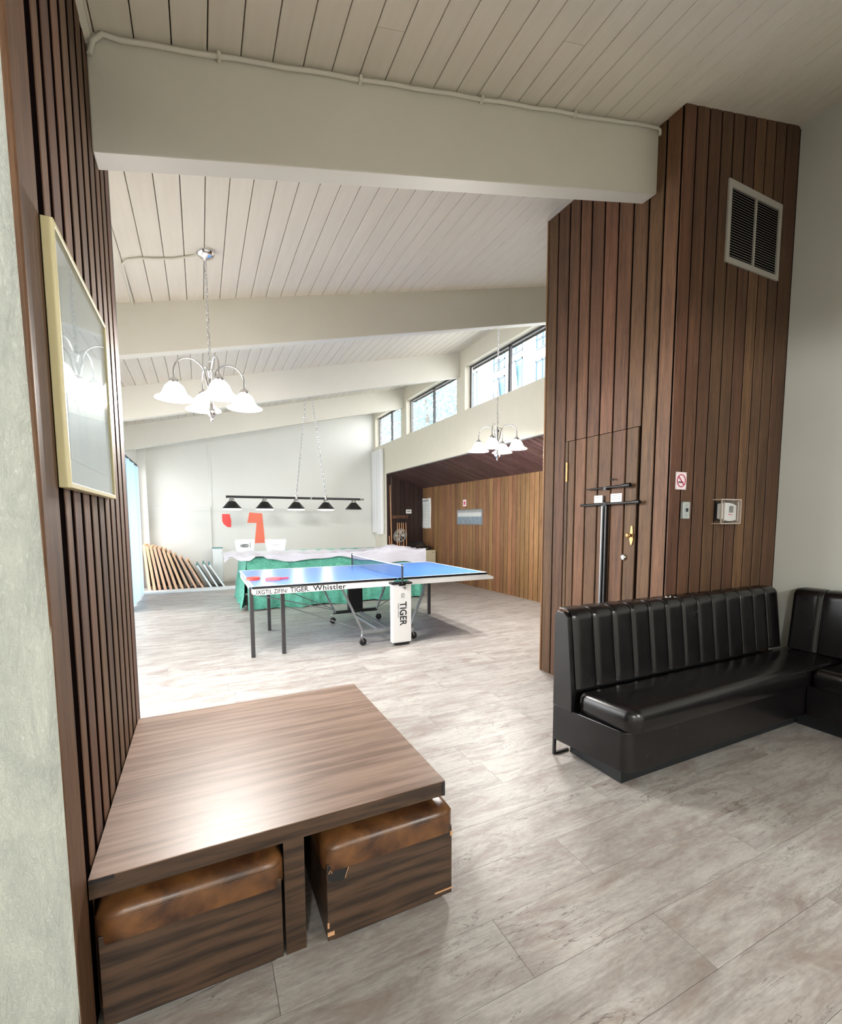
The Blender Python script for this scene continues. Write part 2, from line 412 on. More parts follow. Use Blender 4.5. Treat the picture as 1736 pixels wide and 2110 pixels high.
# ------------------------------------------------------------------ left wing wall with planks
wl = empty('wall_left', (XW, 2, 0), 'dark brown planked wing wall at the left with the framed picture', 'wall', kind='structure')
MB().box(XW-.20, 1.31, 0, XW-.028, 2.66, 3.3).build('backing', M['gap'], wl)
def vplank(x0, y0, x1, y1, z0, z1, face, m, parent, name='plank', c=.004):
    """vertical plank; face: which side shows ('x+','x-','y-') and gets chamfered edges"""
    if face == 'x+': poly = [(x0, y0), (x1-c, y0), (x1, y0+c), (x1, y1-c), (x1-c, y1), (x0, y1)]
    elif face == 'x-': poly = [(x1, y0), (x1, y1), (x0+c, y1), (x0, y1-c), (x0, y0+c), (x0+c, y0)]
    else: poly = [(x0, y1), (x0, y0+c), (x0+c, y0), (x1-c, y0), (x1, y0+c), (x1, y1)]
    return MB().prism(poly, 'z', z0, z1).build(name, m, parent)
gaps = [1.31, 1.452, 1.57, 1.69, 1.81, 1.93, 2.05, 2.17, 2.29, 2.41, 2.53, 2.655]
for i, (a, b) in enumerate(zip(gaps, gaps[1:])):
    g0 = 0 if i == 0 else (.055 if i == 1 else .034)
    if i: MB().box(XW-.03, a, 0, XW-.0015, a+g0-.001, cz(XW)).build('recess_strip', M['gap'], wl)
    vplank(XW-.03, a+g0, XW, b, 0, cz(XW), 'x+', M['plank'], wl)
MB().box(XW-.20, 2.655, 0, XW, 2.68, 3.27).build('end_board', M['plank_dark'], wl)
# plaster wall facing the camera, left
def pl():
    mb = MB()
    def f(u, v):
        x = -2.5+u*(2.5+XW-.002); z = v*3.35
        yy = 1.30
        e = (XW-.002)-x
        if e < .03: yy += (.03-e)**2*18
        yy += .004*sin(z*2.1+x*9)+.003*sin(x*47+z*1.3)
        return (x, yy, z)
    us = 160
    mb.grid(f, us, 60)
    mb.box(-2.5, 1.32, 0, XW-.004, 1.45, 3.35)
    return mb
wp = pl().build('wall_near_left', M['plaster'], None, at=(-1.4, 1.3, 0), label='rough pale grey plaster wall at the left edge', cat='wall', kind='structure', fix=False)
MB().prism([(-.335, 3.215), (-.30, 3.245), (-.30, 3.268), (-.335, 3.268)], 'y', 1.3, 2.27).build('trim_1', M['beam'], None, at=(-.32, 1.8, 3.2), label='thin cream crown moulding over the left wing wall', cat='trim', kind='structure')

# ------------------------------------------------------------------ the wood block (middle wall) with door
wm = empty('wall_middle', (X1, YN, 0), 'brown cedar planked block between the two rooms', 'wall', kind='structure')
MB().box(X1+.022, YN+.022, 0, XR+.3, YF-.01, 4.45).build('core', M['gap'], wm)
D0, D1, DZ = 2.325, 3.04, 2.075
dr = empty('door_1', (X1, (D0+D1)/2, 0), 'flush door of cedar planks hidden in the middle wall above the sofa', 'door', kind='structure')
gy = [2.08, 2.21, 2.325, 2.45, 2.58, 2.71, 2.84, 2.96, 3.08, 3.215, 3.34]
for a, b in zip(gy, gy[1:]):
    lo, hi = a+.006, b-.006
    if a > YN: MB().box(X1+.005, a-.007, 0 if not D0 < a < D1 else DZ, X1+.022, a+.007, cz(X1)).build('recess_strip', M['gap'], wm)
    if b <= D0+.001 or a >= D1:
        vplank(X1, lo, X1+.022, hi, 0, cz(X1)+.01, 'x-', M['plank'], wm)
    else:
        vplank(X1, lo, X1+.022, hi, DZ+.005, cz(X1)+.01, 'x-', M['plank'], wm)
        if b > D1:
            vplank(X1, D1+.003, X1+.022, hi, 0, DZ+.001, 'x-', M['plank'], wm, c=.001); hi = D1-.002
        if a == D0: lo = D0+.02
        vplank(X1+.001, lo, X1+.022, hi, .01, DZ, 'x-', M['plank'], dr)
gx = [2.85, 2.962, 3.09, 3.215, 3.34, 3.465, 3.59, 3.71, 3.83, 3.955, 4.13]
for i, (a, b) in enumerate(zip(gx, gx[1:])):
    vplank(a+(.0 if i == 0 else .006), YN, b-.006, YN+.022, 0, cz(a)+.03, 'y-', M['plank'], wm)
for a in gx[1:-1]: MB().box(a-.007, YN+.004, 0, a+.007, YN+.022, cz(a)).build('recess_strip', M['gap'], wm)
MB().box(X1-.006, YF-.005, 0.002, X1+.06, YF+.012, cz(X1)).build('corner_board', M['plank_warm'], wm, bevel=.003)
# door hardware
MB().tube([(X1-.008, 3.043, 1.74), (X1-.008, 3.043, 1.90)], .009, 10).build('hinge', M['brass'], dr)
k1 = MB().lathe([(0, 0), (.012, 0), (.012, .012), (.008, .025), (.02, .034), (.022, .045), (.015, .052), (0, .053)], (X1, 2.372, 1.30), 14, Matrix.Rotation(R(-90), 3, 'Y'))
k1.build('door_knob', M['brass'], dr, label='worn brass door knob')
MB().prism([(2.364, 1.23), (2.354, 1.27), (2.364, 1.37), (2.378, 1.37), (2.388, 1.27), (2.378, 1.23)], 'x', X1-.006, X1+.002).build('knob_plate', M['brass'], dr, bevel=.002)
MB().lathe([(0, 0), (.024, 0), (.024, .01), (.016, .016), (0, .016)], (X1, 2.435, 1.135), 16, Matrix.Rotation(R(-90), 3, 'Y')).build('lock_cylinder', M['chrome'], dr)
# black dividing post and the two arms of the barrier fixed to the door
bp = empty('security_bar', (X1-.01, 2.60, .0), 'tall black post with two horizontal black arms on the plank door', 'security bar')
mb = MB()
mb.box(X1-.03, 2.585, .35, X1-.002, 2.60, 1.545); mb.box(X1-.03, 2.615, .35, X1-.002, 2.628, 1.545); mb.box(X1-.018, 2.60, .35, X1-.002, 2.615, 1.545)
mb.build('post', M['black'], bp)
MB().box(X1-.022, 2.634, .35, X1-.002, 2.643, 1.60).build('edge_strip', M['steel'], bp)
MB().tube([(X1-.03, 2.80, 1.655), (X1-.035, 2.40, 1.665)], [.005, .011], 10).tube([(X1-.035, 2.43, 1.664), (X1-.035, 2.37, 1.666)], .016, 12).build('upper_arm', M['black'], bp)
MB().tube([(X1-.03, 2.85, 1.53), (X1-.035, 2.33, 1.54)], .010, 10).tube([(X1-.035, 2.335, 1.54), (X1-.035, 2.285, 1.541)], .015, 12).build('lower_arm', M['black'], bp)
for yy, zz in ((2.60, 1.655), (2.60, 1.535)):
    MB().box(X1-.04, yy-.012, zz-.012, X1-.002, yy+.012, zz+.012).build('bracket', M['black'], bp)
def notice(y0, y1, z0, z1, label, n):
    e = empty('notice', (X1-.002, y1, z0), label, 'notice')
    MB().box(X1-.0035, y0, z0, X1-.001, y1, z1).build('paper_sheet', M['paper'], e)
    mb = MB()
    for i in range(n):
        zz = z1-.012-i*.014
        mb.box(X1-.0045, y0+.01, zz-.0015, X1-.0035, y1-.01-.01*(i % 2), zz+.0015)
    mb.build('text_line', M['ink_grey'], e)
notice(2.468, 2.572, 1.548, 1.612, 'white paper notice between the black arms, right of the post', 3)
e = notice(2.655, 2.735, 1.548, 1.605, 'small paper notice with dark scribbles left of the black post', 2)
MB().tube([(X1, 2.56, 1.72), (X1-.02, 2.56, 1.722), (X1-.035, 2.54, 1.725), (X1-.03, 2.525, 1.708)], .005, 8).build('coat_hook', M['blackm'], None, at=(X1, 2.56, 1.72), label='small dark coat hook on the plank door above the arms', cat='hook')

# ------------------------------------------------------------------ white foyer walls
MB().prism([(-3, 0), (YN, 0), (YN, cz(XR)+.02), (-3, cz(XR)+.02)], 'x', XR, XR+.12).build('wall_right', M['white'], None, at=(XR, 0, 0), label='smooth off-white wall at the right behind the sofa corner', cat='wall', kind='structure')
MB().box(-2.6, -3.1, 0, XR+.12, -3, 4.4).build('wall_back', M['white'], None, at=(1, -3, 0), label='white wall behind the camera', cat='wall', kind='structure')
MB().box(-2.6, -3, 0, -2.5, 1.45, 3).build('wall_foyer_side', M['white'], None, at=(-2.5, -1, 0), label='white side wall of the foyer', cat='wall', kind='structure')
# return vent
v = empty('vent_grille', (3.61, YN, 3.16), 'grey double louvred return-air grille high on the cedar wall', 'vent')
x0, x1, z0, z1 = 3.30, 3.93, 3.17, 3.70; yv = YN-.001
mb = MB()
mb.box(x0, yv-.012, z0, x0+.035, yv, z1).box(x1-.035, yv-.012, z0, x1, yv, z1).box(x0+.035, yv-.012, z0, x1-.035, yv, z0+.035).box(x0+.035, yv-.012, z1-.045, x1-.035, yv, z1)
mb.build('frame', M['vent'], v)
MB().box((x0+x1)/2-.008, yv-.012, z0+.035, (x0+x1)/2+.008, yv, z1-.045).build('mullion', M['vent'], v)
MB().box(x0+.03, yv-.002, z0+.03, x1-.03, yv, z1-.04).build('duct', M['gap'], v)
mb = MB(); n = 26
for i in range(n):
    z = z0+.04+(z1-z0-.09)*(i+.5)/n
    for xa, xb2 in ((x0+.036, (x0+x1)/2-.009), ((x0+x1)/2+.009, x1-.036)):
        mb.add([(xa, yv-.010, z-.001), (xb2, yv-.010, z-.001), (xb2, yv-.003, z+.006), (xa, yv-.003, z+.006), (xa, yv-.010, z-.003), (xb2, yv-.010, z-.003), (xb2, yv-.003, z+.004), (xa, yv-.003, z+.004)],
               [(0, 1, 2, 3), (7, 6, 5, 4), (0, 4, 5, 1), (2, 6, 7, 3)])
mb.build('louvres', M['vent'], v, kind='stuff')
# no-smoking sign
s = empty('no_smoking_sign', (2.955, YN, 1.62), 'small white no-smoking sign with a red ring on the cedar wall', 'sign')
ys = YN-.001
MB().box(2.898, ys-.003, 1.618, 3.008, ys, 1.735).build('panel', M['pinkish'], s, bevel=.001, seg=1)
c = Vector((2.953, ys-.0045, 1.677))
MB().tube(circ(c, .041, 32, (1, 0, 0), (0, 0, 1)), .0032, 6, closed=True).bar(c+Vector((-.028, 0, .028)), c+Vector((.028, 0, -.028)), .004, .006).build('red_ring', M['sign_red'], s)
MB().box(2.925, ys-.0042, 1.663, 2.965, ys-.003, 1.671).box(2.969, ys-.0042, 1.663, 2.976, ys-.003, 1.671).build('cigarette', M['ink'], s)
mb = MB()
for xx_ in (2.906, 3.0):
    for zz in (1.626, 1.727): mb.lathe([(0, 0), (.003, 0), (.003, .001), (0, .001)], (xx_, ys-.003, zz), 8, Matrix.Rotation(R(90), 3, 'X'))
mb.build('screws', M['greym'], s, kind='stuff')
# key switch
s = empty('light_switch', (3.0, YN, 1.42), 'grey metal switch plate with a black toggle on the cedar wall', 'switch')
MB().box(2.963, ys-.02, 1.42, 3.035, ys, 1.535).build('plate', M['switch'], s, bevel=.003)
MB().box(2.995, ys-.030, 1.467, 3.004, ys-.02, 1.492).build('toggle', M['black'], s, bevel=.001, seg=1)
MB().lathe([(0, 0), (.0035, 0), (0, .002)], (2.999, ys-.02, 1.512), 8, Matrix.Rotation(R(90), 3, 'X')).lathe([(0, 0), (.0035, 0), (0, .002)], (2.999, ys-.02, 1.443), 8, Matrix.Rotation(R(90), 3, 'X')).build('screws', M['black'], s, kind='stuff')
# thermostat in its guard
s = empty('thermostat', (3.42, YN, 1.38), 'white thermostat hanging askew in a clear plastic guard on the cedar wall', 'thermostat')
M['clear'] = thin_glass('clear_guard', (1, 1, 1)); M['guard'] = mat('guard_ribs', (196, 184, 172), .3)
MB().box(3.335, ys-.012, 1.405, 3.5, ys, 1.54).build('back_plate', M['blackm'], s)
MB().box(3.31, ys-.065, 1.385, 3.535, ys-.063, 1.555).build('clear_guard', M['clear'], s)
mb = MB()
for a, b in (((3.31, 1.385), (3.535, 1.385)), ((3.31, 1.555), (3.535, 1.555)), ((3.31, 1.385), (3.31, 1.555)), ((3.535, 1.385), (3.535, 1.555)), ((3.34, 1.40), (3.34, 1.54)), ((3.505, 1.40), (3.505, 1.54))):
    mb.bar((a[0], ys-.064, a[1]), (b[0], ys-.064, b[1]), .006, .007)
for a in ((3.31, 1.385), (3.535, 1.385), (3.31, 1.555), (3.535, 1.555)): mb.bar((a[0], ys, a[1]), (a[0], ys-.064, a[1]), .006)
for i in range(12): mb.bar((3.535, ys-.005, 1.395+i*.0135), (3.535, ys-.062, 1.395+i*.0135), .003)
mb.build('guard_ribs', M['guard'], s)
def tbody():
    mb = MB(); w = []
    for i in range(9):
        t = i/8; w.append((3.345+.175*t, 1.535-.012*t+.012*sin(pi*t)-.008))
    for i in range(9):
        t = 1-i/8; w.append((3.345+.175*t, 1.42-.012*t-.012*sin(pi*t)+.0))
    mb.prism(w, 'y', ys-.045, ys-.012); return mb
tbody().build('body', M['whitep'], s, bevel=.004)
MB().box(3.43, ys-.048, 1.463, 3.475, ys-.044, 1.51).build('display', M['greym'], s)
MB().box(3.425, ys-.0465, 1.446, 3.468, ys-.0445, 1.452).build('label_strip', M['pink'], s)

# ------------------------------------------------------------------ conduits
def conduit(pts, r, label, clips=()):
    e = empty('conduit', pts[0], label, 'conduit')
    MB().tube(pts, r, 8).build('pipe', M['beam'], e)
    for c_ in clips:
        MB().box(c_[0]-.008, c_[1]-.016, c_[2]-.016, c_[0]+.008, c_[1]+.012, c_[2]+.012).build('clip', M['beam'], e, bevel=.003)
yc = 2.255
pts = [(XW+.012, yc, 3.185), (-.295, yc, 3.235), (-.262, yc, 3.272), (-.2, yc, cz(-.2)-.022)]
for i in range(1, 30):
    x = -.2+i*(2.82+.2)/29; pts.append((x, yc, cz(x)-.022+.003*sin(i*1.9)-(.006 if i in (23, 24) else 0)))
pts += [(2.842, yc, cz(2.82)-.03), (2.843, yc, cz(2.82)-.06)]
conduit(pts, .0095, 'painted cable conduit along the top of the deep near beam', [(x, yc, cz(x)-.024) for x in (.15, .77, 1.45, 2.1)])
conduit([(.04, 3.89, cz(.04)-.009), (-.1, 3.93, cz(-.1)-.01), (-.2, 3.93, cz(-.2)-.01), (-.31, 3.92, cz(-.31)-.01), (-.39, 3.94, cz(-.39)-.01), (-.425, 4.0, cz(-.425)-.01), (-.43, 4.2, cz(-.43)-.01), (-.44, 4.66, cz(-.44)-.01)], .008,
        'painted cable conduit running over the ceiling to the nearer hanging lamp')

# ------------------------------------------------------------------ hanging lamps
def chain(mb, p, q, link=.034, r=.0028, w=.010):
    p = Vector(p); q = Vector(q); L = (q-p).length; n = max(2, int(L/(link*.78))); t = (q-p).normalized()
    a = t.orthogonal().normalized(); b = t.cross(a)
    for i in range(n):
        c = p+t*(i+.5)*L/n; ax = a if i % 2 else b
        mb.tube([c+t*link/2*cos(2*pi*k/8)+ax*w*sin(2*pi*k/8) for k in range(8)], r, 4, closed=True)
def chandelier(x, y, ang, label, n=4):
    ztop = cz(x); e = empty('chandelier', (x, y, ztop), label, 'chandelier', 'chandeliers with four white glass shades')
    MB().lathe([(0, .03), (.062, .03), (.066, 0), (.06, -.022), (.045, -.034), (.016, -.04), (.010, -.055), (0, -.058)], (x, y, ztop), 24).build('ceiling_canopy', M['chrome'], e)
    mb = MB(); chain(mb, (x, y, ztop-.05), (x, y, 2.60)); mb.tube([(x+.004*cos(i), y+.004*sin(i), ztop-.05-(ztop-2.65)*i/24) for i in range(25)], .0022, 5)
    mb.build('chain', M['chrome'], e)
    MB().lathe([(0, .60-.01), (.006, .59), (.012, .575), (.008, .56), (.022, .545), (.03, .53), (.014, .51), (.012, .40), (.028, .385), (.034, .37), (.02, .35), (.013, .33), (.013, .26), (.03, .245), (.036, .225), (.018, .20), (.008, .19), (.012, .175), (.006, .16), (0, .157)], (x, y, 2.0), 16).build('column', M['chrome'], e)
    for i in range(n):
        a = ang+2*pi*i/n; dx, dy = cos(a), sin(a); R_ = .245
        pts = [(x+dx*.012, y+dy*.012, 2.385), (x+dx*.03, y+dy*.03, 2.46)]
        for j in range(13):
            t = pi-pi*j/12; cx = .14; pts.append((x+dx*(cx+(R_-cx)*cos(t)*1.0), y+dy*(cx+(R_-cx)*cos(t)), 2.49+.105*sin(t)))
        pts.append((x+dx*R_, y+dy*R_, 2.44))
        MB().tube(pts, .0062, 8).build('arm', M['chrome'], e)
        c = (x+dx*R_, y+dy*R_, 2.29)
        f = MB().lathe([(.007, .165), (.010, .15), (.02, .145), (.034, .128), (.036, .112), (.03, .108)], c, 16).build('fitter', M['chrome'], e)
        sh = MB().lathe([(.030, .112), (.046, .104), (.062, .086), (.074, .06), (.084, .036), (.104, .018), (.128, .006), (.131, .0), (.126, .001), (.102, .012), (.081, .031), (.070, .057), (.058, .082), (.043, .098), (.028, .106)], c, 28).build('glass_shade', M['glassw'], e)
        MB().lathe([(0, .10), (.012, .095), (.014, .07), (.024, .05), (.026, .035), (.018, .016), (0, .008)], c, 12).build('bulb', M['bulb'], e)
        lamp('shade_light', 'POINT', (c[0], c[1], c[2]-.03), LAMP, (1, .965, .92), .03)
    return e
chandelier(.11, 3.86, R(-78), 'chrome hanging lamp near the left opening, in front of the second beam')
chandelier(3.42, 4.90, R(-50), 'chrome hanging lamp beside the clerestory wall and alcove')

# billiard lamp
YB = 9.25; zb = 1.86
b = empty('billiard_lamp', (1.75, YB, zb), 'black five-shade billiard lamp hanging on chains over the covered table', 'billiard lamp')
MB().tube([(.44, YB, zb), (1.99, YB, zb-.006)], .022, 10).tube([(2.02, YB, zb-.006), (3.02, YB, zb-.012)], .022, 10).build('bar', M['black'], b)
MB().tube([(1.985, YB, zb-.006), (2.025, YB, zb-.006)], .02, 10).build('joint_sleeve', M['chrome'], b)
MB().lathe([(.02, 0), (.028, .02), (.016, .05), (.024, .07), (0, .09)], (3.02, YB, zb-.012), 12, Matrix.Rotation(R(90), 3, 'Y')).build('end_finial', M['chrome'], b)
for xa, xt in ((1.72, 1.95), (2.30, 2.07)):
    MB().lathe([(.0, .09), (.012, .07), (.03, .05), (.02, .035), (.028, .01), (.028, -.02)], (xa, YB, zb), 12).build('chain_hook', M['chrome'], b)
for xa, xt in ((1.72, 1.95), (2.30, 2.07)):
    m2 = MB(); chain(m2, (xa, YB, zb+.08), (xt, YB, cz(xt)-.03), .06, .005, .015); m2.build('chain', M['chrome'], b)
MB().lathe([(0, .03), (.06, .03), (.06, 0), (.02, -.03), (0, -.03)], (2.01, YB, cz(2.01)), 16).build('ceiling_canopy', M['chrome'], b)
for i, xs in enumerate((.54, 1.12, 1.71, 2.30, 2.88)):
    MB().lathe([(.018, -.015), (.02, -.03), (.045, -.04), (.05, -.075), (.055, -.085)], (xs, YB, zb), 16).build('shade_cap', M['chrome'], b)
    sh = MB().lathe([(.05, -.08), (.075, -.10), (.12, -.155), (.165, -.205), (.17, -.222), (.165, -.222), (.115, -.16), (.07, -.105), (.045, -.085)], (xs, YB, zb), 24).build('shade', M['black'], b)
    if i < 4:
        MB().lathe([(.163, -.212), (.164, -.238), (.14, -.243), (.0, -.246)], (xs, YB, zb), 24).build('diffuser', M['glassw'], b, label='glowing white diffuser under the shade')
        lamp('billiard_light', 'POINT', (xs, YB, zb-.30), 7, (1, .96, .9), .06)

# ------------------------------------------------------------------ picture on the wing wall
p = empty('framed_picture', (XW, 1.7, 1.5), 'large pale-framed glazed picture on the left planked wall', 'picture')
ya, yb, za, zb_ = 1.45, 2.14, 1.505, 2.155; xf = XW+.027
mb = MB(); w = .014
mb.box(XW+.001, ya, za, xf, ya+w, zb_).box(XW+.001, yb-w, za, xf, yb, zb_).box(XW+.001, ya+w, za, xf, yb-w, za+w).box(XW+.001, ya+w, zb_-w, xf, yb-w, zb_)
mb.build('frame', M['frame_w'], p, bevel=.0015, seg=1)
def art():
    m = mat('washed_watercolour', (214, 222, 222), .5); t = NT(m)
    a = t.noise(t.coords((1, 4, 1)), 3, 6, .6, 1); t.base(t.ramp(a, [(.3, (196, 208, 212)), (.65, (226, 230, 228))])); return m
M['art'] = art(); M['mat_board'] = mat('mat_board', (222, 226, 222), .6)
MB().box(xf-.016, ya+w, za+w, xf-.012, yb-w, zb_-w).build('mat_board', M['mat_board'], p)
MB().box(xf-.012, ya+.075, za+.08, xf-.0105, yb-.075, zb_-.08).build('print', M['art'], p, label='faded pale watercolour print')
def pic_glass():
    m = thin_glass('picture_glass', (.93, .96, .97)); return m
MB().box(xf-.006, ya+w, za+w, xf-.004, yb-w, zb_-w).build('glass', pic_glass(), p)

# ------------------------------------------------------------------ low table and ottomans
t_ = empty('low_table', (.23, 2.0, 0), 'low square walnut-laminate table against the left wing wall', 'table')
TX0, TX1, TY0, TY1, TZ = -.315, .785, 1.44, 2.57, .45
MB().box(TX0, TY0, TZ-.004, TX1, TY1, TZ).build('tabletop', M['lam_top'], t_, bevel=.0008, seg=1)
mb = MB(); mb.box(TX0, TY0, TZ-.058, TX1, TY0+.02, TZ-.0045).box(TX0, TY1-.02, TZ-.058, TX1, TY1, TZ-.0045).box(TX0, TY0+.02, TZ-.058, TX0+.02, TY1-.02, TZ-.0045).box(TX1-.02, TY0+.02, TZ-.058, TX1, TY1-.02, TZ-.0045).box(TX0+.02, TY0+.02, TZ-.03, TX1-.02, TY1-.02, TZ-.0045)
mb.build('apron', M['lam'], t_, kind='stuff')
MB().box(TX1-.012, TY0-.0015, TZ-.058, TX1-.0005, TY0, TZ-.005).box(TX0+.0005, TY0-.0015, TZ-.012, TX0+.06, TY0, TZ-.002).build('end_strip', M['ink'], t_, kind='stuff')
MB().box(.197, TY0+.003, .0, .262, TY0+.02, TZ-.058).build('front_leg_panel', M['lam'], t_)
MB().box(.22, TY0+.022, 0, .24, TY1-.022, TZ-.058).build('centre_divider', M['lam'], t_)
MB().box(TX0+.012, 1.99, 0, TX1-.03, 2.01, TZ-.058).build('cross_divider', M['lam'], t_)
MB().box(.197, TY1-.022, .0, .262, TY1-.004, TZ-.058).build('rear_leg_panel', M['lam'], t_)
def ottoman(x0, y0, w, d, label, rz, damaged):
    e = empty('ottoman', (x0+w/2, y0+d/2, 0), label, 'ottoman', 'ottomans tucked under the low table')
    if not damaged: MB().box(x0+.03, y0+.03, 0, x0+w-.03, y0+d-.03, .045).build('plinth', M['kick'], e)
    else: MB().box(x0+.03, y0+.03, 0, x0+w-.04, y0+d-.03, .045).build('plinth', M['kick'], e)
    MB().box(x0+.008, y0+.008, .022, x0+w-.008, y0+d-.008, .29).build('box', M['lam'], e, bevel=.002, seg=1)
    mb = MB()
    def f(u, v):   # rounded pillow
        return None
    hx, hy = w/2, d/2; cx, cy = x0+hx, y0+hy; rings = []
    prof = [(0.0, .270), (.0, .335), (.004, .347), (.013, .358), (.03, .365), (.12, .370)]
    N = 56
    def rr_(inset, rad):
        out = []
        for k in range(N):
            a = 2*pi*(k+.5)/N; ex = 22
            ca, sa = cos(a), sin(a); s_ = (abs(ca)**ex+abs(sa)**ex)**(-1/ex)
            out.append((cx+(hx-inset)*max(-1, min(1, ca*s_*1.0)), cy+(hy-inset)*max(-1, min(1, sa*s_))))
        return out
    vs = []
    for ins, z in prof: vs += [(px, py, z) for px, py in rr_(ins, 1)]
    vs.append((cx, cy, .372)); top = len(vs)-1
    fs = []
    for j in range(len(prof)-1): fs += [(j*N+k, j*N+(k+1) % N, (j+1)*N+(k+1) % N, (j+1)*N+k) for k in range(N)]
    j = len(prof)-1; fs += [(j*N+k, j*N+(k+1) % N, top) for k in range(N)]
    mb.add(vs, fs, True); cu_ = mb.build('cushion', M['brown_leather'], e)
    MB().tube([(px, py, .338) for px, py in rr_(.0005, 1)], .0018, 5, closed=True).build('seam', M['brown_leather'], cu_)
    if damaged:
        MB().add([(x0+.012, y0+.0065, .285), (x0+.085, y0+.0065, .285), (x0+.08, y0+.0065, .245), (x0+.06, y0+.0065, .222), (x0+.03, y0+.0065, .228), (x0+.012, y0+.0065, .24)], [(0, 1, 2, 3, 4, 5)]).build('torn_patch', M['blackm'], e, label='torn dark patch in the veneer', fix=False)
        M['chip'] = mat('bare_chipboard', (196, 150, 112), .8)
        mb = MB(); mb.tube([(x0+.014, y0+.006, .262), (x0+.02, y0+.006, .272), (x0+.024, y0+.006, .26), (x0+.03, y0+.006, .274), (x0+.035, y0+.006, .268)], .0016, 5)
        mb.tube([(x0+.085, y0+.006, .285), (x0+.081, y0+.006, .262), (x0+.072, y0+.006, .238), (x0+.07, y0+.006, .23)], .0013, 5)
        mb.box(x0+.007, y0+.006, .041, x0+.03, y0+.009, .055).box(x0+.007, y0+.006, .07, x0+.013, y0+.009, .09)
        mb.box(x0+w-.08, y0+.006, .041, x0+w-.007, y0+.009, .046).box(x0+w-.016, y0+.006, .28-.03, x0+w-.007, y0+.009, .268)
        mb.build('chipped_edge', M['chip'], e, kind='stuff')
    return e
ottoman(-.306, 1.412, .499, .52, 'brown leather ottoman under the table, beside the left wall', 0, False)
ottoman(.318, 1.40, .487, .52, 'brown leather ottoman with torn veneer, farther from the left wall', 0, True)

# ------------------------------------------------------------------ sofa (two benches meeting in the corner)
def channel_back(mb_parent, along, a0, a1, n, face, sgn, z0, z1, thick, lean, e):
    """fluted back: 'along' x or y; face = coordinate of the front plane at the bottom; sgn = direction the seat lies"""
    w = (a1-a0)/n
    for i in range(n):
        A, B = a0+i*w, a0+(i+1)*w
        def f(u, v):
            s_ = A+(B-A)*u
            bul = .012*(1-(2*u-1)**6)
            # profile: up the front, over the rounded top, down the rear
            L1 = z1-z0-.05
            if v < .6:
                t = v/.6; z = z0+L1*t; d = thick-lean*t
            elif v < .85:
                t = (v-.6)/.25; an = t*pi/2; z = z0+L1+.05*sin(an); d = (thick-lean)-.05*(1-cos(an))
            else:
                t = (v-.85)/.15; z = z0+L1+.05; d = (thick-lean-.05)*(1-t)
            d += bul*(1 if v < .7 else max(0, (.95-v)/.25)); z += bul*.5*(0 if v < .6 else min(1, (v-.6)/.2))
            p = face+sgn*d
            return (s_, p, z) if along == 'x' else (p, s_, z)
        MB().grid(f, 10, 22).build('back_channel', M['black_leather'], e)
        if i:
            pts = []
            for k in range(13):
                v = .02+k*.86/12; q = f(0, v); pts.append((q[0], q[1]+(sgn*.004 if along == 'x' else 0), q[2]+.003) if along == 'x' else (q[0]+sgn*.004, q[1], q[2]+.003))
            MB().tube(pts, .0045, 6).build('piping', M['piping'], e)
def seat(x0, y0, x1, y1, z0, z1, r, nm, e, shear=0):
    def f(u, v): pass
    mb = MB(); N = 64; hx, hy = (x1-x0)/2, (y1-y0)/2; cx, cy = (x0+x1)/2, (y0+y1)/2
    def ring(ins, z):
        out = []; rad = r; rot = 0
        pts = []
        for qx, qy, a0 in ((1, 1, 0), (-1, 1, 90), (-1, -1, 180), (1, -1, 270)):
            for k in range(N//4):
                a = R(a0+90*k/(N//4-1)); rc = max(rad-ins, .004)
                pts.append((cx+qx*(hx-ins-rc)+rc*cos(a), cy+qy*(hy-ins-rc)+rc*sin(a), z))
        return pts
    h = z1-z0; prof = [(.012, z0), (0, z0+.012), (0, z0+h*.55), (.004, z0+h*.72), (.014, z0+h*.88), (.03, z0+h*.97), (.055, z1), (.10, z1+.004), (min(.9*min(hx, hy), .3), z1+.010)]
    vs = []; fs = []
    for ins, z in prof: vs += ring(ins, z)
    for j in range(len(prof)-1): fs += [(j*N+k, j*N+(k+1) % N, (j+1)*N+(k+1) % N, (j+1)*N+k) for k in range(N)]
    fs.append(tuple((len(prof)-1)*N+k for k in range(N)))
    vs = [(p[0]-shear*(p[1]-y0)/(y1-y0)*(x1-p[0])/(x1-x0), p[1], p[2]) for p in vs]
    mb.add(vs, fs, True); return mb.build(nm, M['black_leather'], e)
SY = YN-.008      # rear plane of the bench
s1 = empty('sofa', (2.8, 1.8, 0), 'long black leather bench with fluted back in front of the cedar wall', 'sofa')
MB().box(1.985, 1.665, 0, XR-.05, SY-.03, .10).build('kickboard', M['kick'], s1)
def skirt(x0, y0, x1, y1, z0, z1, r, e, corners=(1,)):
    pl_ = [(x1, y1), (x0-.06, y1)]
    for k in range(9):
        a = R(180+90*k/8); pl_.append((x0+r+r*cos(a), y0+r+r*sin(a)))
    pl_ += [(x1, y0)]
    MB().prism(pl_, 'z', z0, z1, False).build('base_panel', M['black_leather'], e, bevel=.004)
skirt(1.93, 1.585, XR-.008, SY, .10, .315, .06, s1)
seat(1.945, 1.555, XR-.012, 1.94, .312, .44, .07, 'seat_cushion', s1, .035)
channel_back(None, 'x', 1.897, 3.965, 13, SY, -1, .452, .895, .155, .045, s1)
